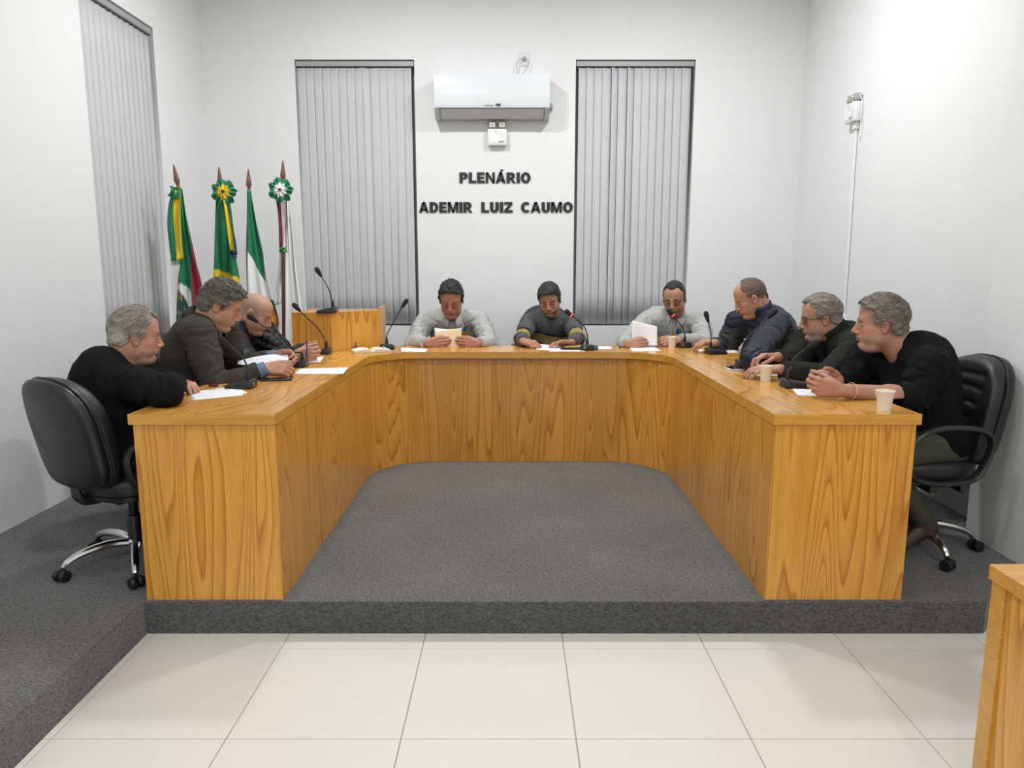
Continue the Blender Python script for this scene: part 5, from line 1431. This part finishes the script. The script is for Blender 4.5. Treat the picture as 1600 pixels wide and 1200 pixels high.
# ================================================================== THE NINE PEOPLE
def hz(px, py, z): return atz(px, py, z)
left_side = lambda P: (XLO - .012 - P[..., 0], P[..., 0] - 3.0)
right_side = lambda P: (P[..., 0] - (XRO + .012), -3.0 - P[..., 0])
back_side = lambda P: (P[..., 1] - YBK, -(P[..., 1] - 2.0))
BLACK = (.0075, .0075, .009)
def crew(col, mt=None, r=.066, name='collar'): return dict(r0=r, prof=[(.98, -.012, 0), (1.05, .004, 0), (1.0, .012, 0), (.93, .006, 0)], a0=0, a1=360, name=name, col=col, mt=mt or M_CLOTH, tilt=.0, th_=.004)
def shirt_collar(col, mt=None, r=.060, a=14, fall=.35): return dict(r0=r, prof=[(1.0, -.03, 0), (1.04, .034, .15), (1.12, .042, .2), (1.32, .030, .6), (1.50, .006, .9)], a0=a, a1=360 - a, name='collar', col=col, mt=mt or M_SHIRT, tilt=.028, fall=fall)
PEOPLE = []
# --- man in the black sweater with folded arms
PEOPLE.append(dict(label='person in black sweater resting folded arms on the desk beside loose sheets', yaw=28, pelvis=(-1.775, 3.235, .67), head=atd(211, 524, 3.36), look=(35, 8, 0), neckpx=(186, 571), hs=1.0, nlean=.62, build=1.15, belly=1.25, shoulder=.172, hump=.055, seed=1, neckr=1.08, sfwd=.04,
    face=dict(skin=(0.465, 0.239, 0.164), ruddy=.7, fat=.7, jaw=1.05, brow=(.13, .10, .08), nose=1.1, open=1, stubble=.25, stubble_col=(.45, .38, .34)),
    hair=dict(col=(.16, .13, .10), col2=(.40, .37, .32), t=.013, top=.010, front_y=.075, front_z=.076, recess=.030, side_y=.030, sideburn=-.012, nape=-.072, comb=(0, -1, -.35), len=.055, mess=.10, strands=2600, side_grey=.55, rough=.0025, lift=.03, fall=.35),
    armR=dict(w=V3(-1.50, 3.25, .972), e=V3(-1.43, 2.99, .975), d=(-.35, 1, -.05), n=(-.25, 0, -1), hand=dict(curl=(.35, .5, .4))),
    armL=dict(w=V3(-1.545, 3.40, .945), e=V3(-1.70, 3.56, .92), d=(.5, -.6, 0), n=(0, 0, -1), hand=dict(curl=(.3, .4, .3))),
    garment=dict(name='sweater', col=BLACK, t=.016, arm=1.08, rings=[crew((.012, .012, .013), r=.068), dict(r0=.0665, prof=[(1.0, .010, 0), (1.0, .017, 0)], a0=0, a1=360, name='necklace', col=(.45, .44, .42), mt=M_CLOTH, th_=.002)]), deskside=left_side))
# --- man in the blazer
PEOPLE.append(dict(label='person in brown-grey blazer over blue shirt reading a sheet held on the desk', yaw=2, pelvis=(-1.79, 3.88, .69), head=atd(345, 476, 3.86), look=(16, 27, 0), neckpx=(324, 496), hs=1.0, nlean=.75, build=1.07, belly=1.15, shoulder=.165, hump=.02, seed=2, neckr=1.05, sfwd=.03,
    face=dict(skin=(0.465, 0.248, 0.164), ruddy=.5, fat=.4, jaw=1.08, brow=(.08, .06, .05), stubble=.2, stubble_col=(.35, .25, .2)),
    hair=dict(col=(.055, .045, .037), col2=(.17, .15, .125), t=.016, top=.018, quiff=.010, front_y=.084, front_z=.076, recess=.006, side_y=.036, sideburn=-.006, nape=-.070, comb=(.15, .5, .05), len=.034, mess=.45, strands=2200, side_grey=.35, rough=.005, lift=.22, curl=60),
    armR=dict(w=hz(413, 577, .965), hint=(-.3, -.5, -.8), d=(1, .22, -.02), n=(.0, .75, -.55), hand=dict(curl=(.75, .75, .45), thumb=(.8, .5, .4))),
    armL=dict(w=hz(430, 557, .975), hint=(-.3, .5, -.8), d=(1, -.1, .0), n=(.0, -.85, -.4), hand=dict(curl=(.8, .9, .5), thumb=(.8, .5, .4))),
    garment=dict(name='blazer', col=(.055, .047, .040), t=.018, arm=.97, wa=.012, cuff=.87, cuffs={'R': ('blue', (.13, .19, .31)), 'L': ('blue', (.13, .19, .31))},
        rings=[dict(r0=.058, prof=[(1.0, -.03, 0), (1.03, .016, .15), (1.08, .020, .2), (1.22, .006, .8), (1.36, -.02, 1.1)], a0=10, a1=350, name='shirt_collar', col=(.11, .15, .24), mt=M_SHIRT, tilt=.028, fall=.3), dict(r0=.070, prof=[(1.0, -.03, 0), (1.05, .026, .1), (1.14, .034, .3), (1.42, .016, .9), (1.72, -.02, 1.5)], a0=22, a1=338, name='lapel', col=(.040, .036, .033), mt=M_CLOTH, tilt=.05, fall=.45, th_=.005)],
        paint=lambda c, x: paint_front(c, x, (.11, .15, .24), .035)), deskside=left_side))
# --- shaven-headed man in puffer jacket
PEOPLE.append(dict(label='person in black puffer jacket, hands clasped around a purple pen', yaw=-10, pelvis=(-1.90, 4.64, .67), head=atd(398, 489, 4.58), look=(6, 26, 4), neckpx=(379, 505), hs=1.0, nlean=.85, build=1.10, shoulder=.185, hump=.03, seed=3, neckr=1.08, sfwd=.03,
    face=dict(skin=(0.465, 0.261, 0.176), ruddy=.55, fat=.5, jaw=1.05, brow=(.2, .14, .1), brow_w=.4, scalp=((.27, .21, .165), .5), stubble=.3, stubble_col=(.35, .26, .21)),
    armR=dict(w=hz(460, 556, .965), hint=(-.2, -.5, -.7), d=(1, .15, .05), n=(.1, 1, .0), hand=dict(curl=(.7, .8, .5), thumb=(.85, .4, .3))),
    armL=dict(w=hz(474, 549, .965), hint=(-.2, .5, -.7), d=(1, -.35, .05), n=(.1, -1, .0), hand=dict(curl=(.8, .8, .5), thumb=(.85, .4, .3))),
    garment=dict(name='puffer_jacket', col=(.008, .0085, .012), t=.026, quilt=.055, mat=M_NYLON, arm=1.05, wr=.040, rings=[dict(r0=.070, prof=[(1.0, -.03, 0), (1.06, .02, 0), (1.0, .045, .1), (.92, .04, .1), (.90, .0, 0)], a0=14, a1=346, name='collar', col=(.008, .0085, .012), mt=M_NYLON, th_=.006)]), deskside=left_side))
# --- reader of the tan paper
def shirt_paint(emb):
    def f(c, x):
        V = x['V']; u = (V - x['Nb']) @ x['rt']; w_ = (V - x['Nb']) @ x['ax']; v = (V - x['Pv']) @ x['tf']
        pl_ = (np.abs(u) < .016) & (v > 0) & (w_ < 0); c[pl_] *= .93
        ln = (np.abs(np.abs(u) - .0165) < .003) & (v > 0) & (w_ < 0); c[ln] *= .75
        sm = vnoise(V * 5, 6)[:, None]; c *= (.95 + .1 * sm)
        eu, ew = emb; X = (u + eu) / .034; Y = (w_ + ew) / .040; f_ = (v > .02)
        rr = np.hypot(X, Y)
        def P_(m, col): m = m & f_; c[m] = col
        yel, red, blu, grn = (.75, .55, .01), (.45, .01, .03), (.01, .10, .38), (.01, .22, .16)
        P_((rr < 1.05) & (np.hypot(X - .12, Y - .25) > .80) & (Y < .75), yel)
        P_((rr < 1.18) & (rr > 1.0) & (Y < -.1), red)
        P_((np.abs(X) + np.abs(Y - .05) < .62), blu)
        P_((np.hypot(X - .42 * (1 if eu > 0 else -1) * 0 + .45, Y - .35) < .36), grn)
        P_((np.hypot(X + .02, Y - .95) < .22), red)
        P_((np.abs(Y - 1.45) < .06) & (np.abs(X) < .9), (.25, .25, .27)); P_((np.abs(Y + 1.45) < .07) & (np.abs(X) < .55), (.35, .12, .3))
        return c
    return f
def paint_front(c, x, col, hw):
    V = x['V']; u = (V - x['Nb']) @ x['rt']; w_ = (V - x['Nb']) @ x['ax']; v = (V - x['Pv']) @ x['tf']
    m = (np.abs(u) < hw * (1 + w_ / .28)) & (v > 0) & (w_ > -.28) & (w_ < .02); c[m] = col
    return c
SHIRT = (.43, .43, .415)
PEOPLE.append(dict(label='person in light grey shirt and thin glasses reading tan paper', yaw=-90, pelvis=(-.46, 5.98, .68), head=atd(705, 467, 5.50), look=(-91, 24, 0), hs=1.06, nlean=.8, build=1.12, belly=1.1, shoulder=.19, seed=4, neckr=1.05, sfwd=.02,
    face=dict(skin=(0.437, 0.204, 0.139), ruddy=.5, fat=.6, jaw=1.08, brow=(.05, .03, .025), brow_w=.5),
    hair=dict(col=(.009, .007, .007), col2=(.045, .038, .035), t=.013, top=.012, quiff=.004, front_y=.078, front_z=.074, recess=.004, side_y=.034, sideburn=-.020, nape=-.06, comb=(.3, .7, .1), len=.03, mess=.5, strands=1600, rough=.0045, lift=.2, curl=55),
    armR=dict(w=aty(667, 537, 5.25), e=aty(646, 537, 5.44), d=(1, .02, .10), n=(0, 1, -.1), hand=dict(curl=(.3, .45, .3), thumb=(.95, .25, .25), spread=.0, sc=.95)),
    armL=dict(w=aty(747, 537, 5.25), e=aty(765, 536, 5.44), d=(-1, .02, .10), n=(0, 1, -.1), hand=dict(curl=(.3, .45, .3), thumb=(.95, .25, .25), spread=.0, sc=.95)),
    garment=dict(name='shirt', col=SHIRT, t=.014, mat=M_SHIRT, arm=.93, wa=.014, fold=1.4, wr=.038, rings=[shirt_collar((.60, .60, .59), r=.062, a=16, fall=.45)], paint=shirt_paint((.094, .080))), deskside=back_side,
    glasses=dict(name='thin_wine_frame', col=(.16, .03, .03), r=.0012, w=.024, h=.017)))
# --- patterned sweater
def knit(c, x):
    V = x['V']; w_ = (V - x['Pv']) @ x['ax']; u = (V - x['Pv']) @ x['rt']; v = (V - x['Pv']) @ x['tf']
    q = w_ - .395 - .03 * u / .2; isarm = np.zeros(len(V), bool)
    for nm in 'RL':
        S_, E_, Wp = x['G'][nm]; p_, bd = band_color(V, S_, E_, Wp); m = (bd < .085) & (p_ > .35); q = np.where(m, (.80 - p_) * .20, q); isarm |= m
    zig = .008 * (np.abs(((u * np.where(isarm, 0, 1) + v * np.where(isarm, 1, 0)) / .022) % 1 - .5) * 2)
    tan, blk = np.array((.33, .25, .105)), np.array((.012, .010, .012))
    c[(q < .0) & (q > -.085)] = tan
    c[(q + zig < .018) & (q + zig > .004)] = blk; c[(q - zig < -.082) & (q - zig > -.096)] = blk
    c[(q < .040) & (q > .028)] = (.085, .08, .09); c[(q < -.10) & (q > -.112)] = (.085, .08, .09)
    return c
PEOPLE.append(dict(label='person in grey sweater with tan zigzag band, hands on white papers', yaw=-92, pelvis=(.27, 6.08, .66), head=atd(859, 468, 5.70), look=(-101, 20, -6), hs=1.0, nlean=.6, build=.97, belly=1.05, shoulder=.172, seed=5,
    face=dict(skin=(0.409, 0.204, 0.123), ruddy=.3, brow=(.03, .02, .02), stubble=.3, stubble_col=(.25, .15, .11), nose=1.1),
    hair=dict(col=(.012, .009, .008), col2=(.06, .05, .043), t=.016, top=.016, quiff=.006, front_y=.082, front_z=.068, recess=.0, side_y=.036, sideburn=-.030, nape=-.07, comb=(.4, .7, -.1), len=.034, mess=.35, strands=1800, side_grey=.4, rough=.004, lift=.12),
    facial=dict(moustache=dict(caps=[((0, .098, -.056), (.024, .088, -.063), .005, .0035)], col=(.10, .075, .06), col2=(.32, .29, .26))),
    armR=dict(w=aty(817, 533, 5.24), e=aty(815, 529, 5.47), d=(.75, -.65, -.12), n=(.3, .1, -1), hand=dict(curl=(.45, .7, .45), thumb=(.8, .5, .5))),
    armL=dict(w=aty(893, 535, 5.25), e=aty(903, 528, 5.47), d=(-.95, -.35, .10), n=(-.1, -.35, -1), hand=dict(curl=(.3, .45, .3), thumb=(.7, .6, .3))),
    garment=dict(name='sweater', col=(.098, .099, .102), t=.013, arm=.84, wa=.009, h=.0046, rings=[crew((.085, .086, .09), r=.066)], paint=knit), deskside=back_side))
# --- goatee and dark glasses
PEOPLE.append(dict(label='person in light grey shirt and dark glasses holding up cream paper', yaw=-104, pelvis=(1.20, 5.98, .68), head=atd(1054, 466, 5.56), look=(-113, 17, -3), hs=1.0, nlean=.6, build=1.10, belly=1.15, shoulder=.185, seed=6,
    face=dict(skin=(0.456, 0.239, 0.152), ruddy=.35, fat=.5, jaw=1.05, brow=(.03, .02, .02), stubble=.55, stubble_col=(.09, .06, .05)),
    hair=dict(col=(.010, .008, .008), col2=(.035, .03, .028), t=.007, top=.008, front_y=.074, front_z=.090, recess=.022, side_y=.030, sideburn=-.030, nape=-.06, comb=(.2, .6, .2), len=.014, mess=.4, strands=1500, rough=.002, lift=.3),
    facial=dict(goatee=dict(caps=[((0, .096, -.057), (.022, .087, -.064), .0035, .003), ((.024, .085, -.064), (.022, .082, -.084), .003, .0035), ((0, .090, -.096), (.022, .082, -.086), .007, .004), ((0, .086, -.106), (.02, .074, -.102), .007, .004)], col=(.012, .009, .008), col2=(.05, .035, .03))),
    armR=dict(w=aty(980, 538, 5.20), e=aty(977, 536, 5.43), d=(1, -.05, .05), n=(0, 1, -.1), hand=dict(curl=(.4, .5, .4), thumb=(.95, .25, .25), spread=0., sc=.95)),
    armL=dict(w=aty(1062, 532, 5.26), e=aty(1102, 534, 5.42), d=(-1, -.15, -.02), n=(0, .85, -.5), hand=dict(curl=(.35, .5, .4), thumb=(.95, .25, .25), spread=0., sc=.95)),
    garment=dict(name='shirt', col=SHIRT, t=.014, mat=M_SHIRT, arm=.93, wa=.014, fold=1.4, wr=.038, rings=[shirt_collar((.56, .56, .55), r=.062, a=18, fall=.45)], paint=shirt_paint((.025, .085))), deskside=back_side,
    glasses=dict(name='black_acetate_frame', col=(.01, .01, .011), r=.0022, w=.026, h=.018)))
# --- navy jacket with grey quilted body
def navy(c, x):
    V = x['V']; w_ = (V - x['Nb']) @ x['ax']; v = (V - x['Nb']) @ x['tf']; isarm = np.zeros(len(V), bool)
    for nm in 'RL':
        S_, E_, Wp = x['G'][nm]; p_, bd = band_color(V, S_, E_, Wp); isarm |= (bd < .072) & (p_ > .1)
    c[:] = (.0085, .011, .028)
    g = (~isarm) & (w_ < -.10); c[g] = (.033, .035, .035)
    return c
PEOPLE.append(dict(label='person in navy and grey quilted jacket leaning over the desk', yaw=193, pelvis=(1.83, 4.97, .69), head=atd(1173, 465, 4.86), look=(170, 26, 0), neckpx=(1191, 487), hs=1.0, nlean=.85, build=1.14, belly=1.45, shoulder=.19, hump=.03, seed=7, sfwd=.06,
    face=dict(skin=(0.465, 0.248, 0.168), ruddy=.5, fat=.2, brow=(.25, .17, .11), brow_w=.4, nose=1.1),
    hair=dict(col=(.10, .062, .042), col2=(.17, .12, .085), t=.006, top=.004, front_y=.055, front_z=.074, recess=.045, side_y=.022, sideburn=-.010, nape=-.055, comb=(.1, .5, -.2), len=.014, mess=.3, strands=1800, rough=.0015, lift=.15, bald=(.05, .045, .045)),
    armR=dict(w=hz(1118, 536, .975), hint=(.2, .6, -.6), d=(-1, -.1, .02), n=(-.1, .2, -1), hand=dict(curl=(.5, .7, .4), thumb=(.8, .5, .5))),
    armL=dict(w=hz(1178, 562, .985) + V3(.15, .20, 0), e=hz(1178, 562, .985), d=(.4, 1, -.05), n=(0, .3, -1), hand=dict(curl=(.4, .5, .4))),
    garment=dict(name='quilted_jacket', col=(.0085, .011, .028), t=.020, arm=.92, mat=M_NYLON, quilt=.05, qa=.45, rings=[dict(r0=.068, prof=[(1.0, -.03, 0), (1.08, .02, 0), (1.05, .052, .1), (.98, .05, .1), (.93, .0, 0)], a0=16, a1=344, name='collar', col=(.0085, .011, .028), mt=M_NYLON, th_=.005)], paint=navy), deskside=right_side))
# --- olive jacket
PEOPLE.append(dict(label='person in dark olive jacket and black-rimmed glasses', yaw=195, pelvis=(2.0, 4.14, .68), head=atd(1283, 496, 4.08), look=(166, 9, 0), neckpx=(1303, 519), hs=1.0, nlean=.85, build=1.12, belly=1.15, shoulder=.185, hump=.03, seed=8, sfwd=.04, neckr=1.05,
    face=dict(skin=(0.465, 0.248, 0.168), ruddy=.6, fat=.7, jaw=1.05, open=.8, brow=(.2, .17, .14), brow_w=.4, stubble=.6, stubble_col=(.38, .33, .30)),
    hair=dict(col=(.15, .13, .105), col2=(.36, .33, .28), t=.011, top=.012, quiff=.006, front_y=.078, front_z=.086, recess=.018, side_y=.026, sideburn=-.012, nape=-.06, comb=(.1, .7, .3), len=.024, mess=.5, strands=2300, side_grey=.3, rough=.003, lift=.28),
    armL=dict(w=hz(1218, 577, .968), hint=(.2, -.5, -.6), d=(-1, .12, -.05), n=(-.05, .25, -1), hand=dict(curl=(.3, .55, .4), thumb=(.9, .3, .3))),
    armR=dict(w=hz(1215, 558, 1.005), hint=(.2, .5, -.6), d=(-1, -.15, .05), n=(-.1, -.2, -1), hand=dict(curl=(.5, .7, .4), thumb=(.8, .4, .4))),
    garment=dict(name='jacket', col=(.021, .024, .019), t=.022, arm=1.06, wa=.013, fold=1.2, rings=[dict(r0=.069, prof=[(1.0, -.03, 0), (1.08, .015, 0), (1.12, .04, .1), (1.02, .045, .1), (.95, .0, 0)], a0=22, a1=338, name='collar', col=(.019, .022, .017), mt=M_CLOTH, th_=.006)], paint=lambda c, x: paint_front(c, x, (.008, .008, .009), .03)), deskside=right_side,
    glasses=dict(name='black_acetate_frame', col=(.01, .01, .011), r=.0021, w=.025, h=.017)))
# --- man with clasped hands
PEOPLE.append(dict(label='person in black sweater with bare forearms and clasped hands', yaw=194, pelvis=(1.99, 3.42, .68), head=atd(1377, 505, 3.50), look=(160, 2, 0), neckpx=(1406, 540), hs=1.03, nlean=.75, build=1.12, belly=1.15, shoulder=.18, hump=.03, seed=9, neckr=1.12, sfwd=.04, bare=True,
    face=dict(skin=(0.465, 0.244, 0.168), ruddy=.65, fat=.9, jaw=1.10, nose=1.15, open=1, brow=(.17, .12, .09), brow_w=.45, stubble=.35, stubble_col=(.42, .35, .30)),
    hair=dict(col=(.12, .095, .072), col2=(.30, .26, .215), t=.015, top=.018, quiff=.014, front_y=.086, front_z=.084, recess=.006, side_y=.030, sideburn=-.010, nape=-.075, comb=(.1, .75, .35), len=.04, mess=.5, strands=3000, side_grey=.4, rough=.005, lift=.20),
    armL=dict(w=hz(1315, 610, .957), e=atd(1428, 622, 3.28), d=(-1, .35, .12), n=(.05, 1, .15), hand=dict(curls=[(.75, .9, .45), (.85, .9, .5), (.9, .95, .5), (1.0, 1.0, .5)], thumb=(.85, .35, .45), sc=1.04)),
    armR=dict(w=hz(1308, 594, .962), hint=(.2, .6, -.5), d=(-.95, -.30, .05), n=(.05, -1, .05), hand=dict(curls=[(.6, .9, .45), (.7, .9, .5), (.75, .95, .5), (.8, 1.0, .5)], thumb=(.85, .35, .45), sc=1.04)),
    garment=dict(name='sweater', col=BLACK, t=.016, arm=1.06, cuff=.26, wa=.010, fold=1.2, vneck=True, rings=[dict(r0=.070, prof=[(1.0, -.014, 0), (1.06, .004, .3), (1.0, .010, .3), (.94, .0, .2)], a0=24, a1=336, name='collar', col=(.010, .010, .011), mt=M_CLOTH, th_=.004, tilt=.05)]), deskside=right_side,
    trousers=(.060, .062, .040), knee=.42, foot=(.13, .11), shoe=(.045, .025, .016)))
for sp in PEOPLE: person(sp)
# bracelet on the near wrist of the man with clasped hands
sp = PEOPLE[8]; S_, E_, Wp = sp['_G']['L']; q = Wp + (E_ - Wp) * .12; d = nrm(Wp - E_); e1 = nrm(np.cross(d, (0, 0, 1))); e2 = np.cross(d, e1)
mb = MB(); mb.tube([tuple(q + .0375 * (e1 * math.cos(a) + e2 * math.sin(a)) - sp['_o']) for a in [2 * math.pi * k / 24 for k in range(24)]], .0016, 6, closed=True)
o = mb.build('bracelet', mat('gold_thread', (.65, .48, .30), .4), sp['_root'])
# held papers
paper(None, 'white sheet held between the hands of the blazer wearer', world=[hz(371, 569, .955), hz(452, 578, .955), hz(450, 553, .99), hz(372, 564, .965)], sag=lambda u, w_: (0, 0, .012 * math.sin(math.pi * u) * w_))
y4 = 5.28
paper(None, 'tan paper held upright in both hands of the grey-shirted reader', m=M_PAPB, world=[aty(679, 545, y4 - .02), aty(721, 545, y4 - .02), aty(721, 513, y4 + .05), aty(680, 518, y4 + .05)], sag=lambda u, w_: (0, .012 * math.sin(math.pi * u), 0))
paper(None, 'white sheet peeking out behind the tan paper', world=[aty(680, 540, y4 + .0), aty(720, 540, y4 + .0), aty(720, 512.5, y4 + .065), aty(679, 512, y4 + .065)], sag=lambda u, w_: (0, .012 * math.sin(math.pi * u), -.012 * math.sin(math.pi * u) * w_))
y6 = 5.225
paper(None, 'cream paper held up by the wearer of dark glasses', m=M_PAPC, world=[aty(988, 539, y6 - .02), aty(1027, 541, y6 - .02), aty(1027, 510, y6 + .05), aty(988, 501, y6 + .05)], sag=lambda u, w_: (0, .015 * math.sin(math.pi * u), 0))
# purple pen in the clasped hands of the shaven-headed man
pp = aty(478, 556, PEOPLE[2]['_G']['R'][2][1] + .0)
pen(aty(479.5, 560, pp[1] - .01), aty(479, 531, pp[1] - .01), mat('purple_pen', (.10, .03, .28), .3), 'purple pen upright between the clasped fingers')
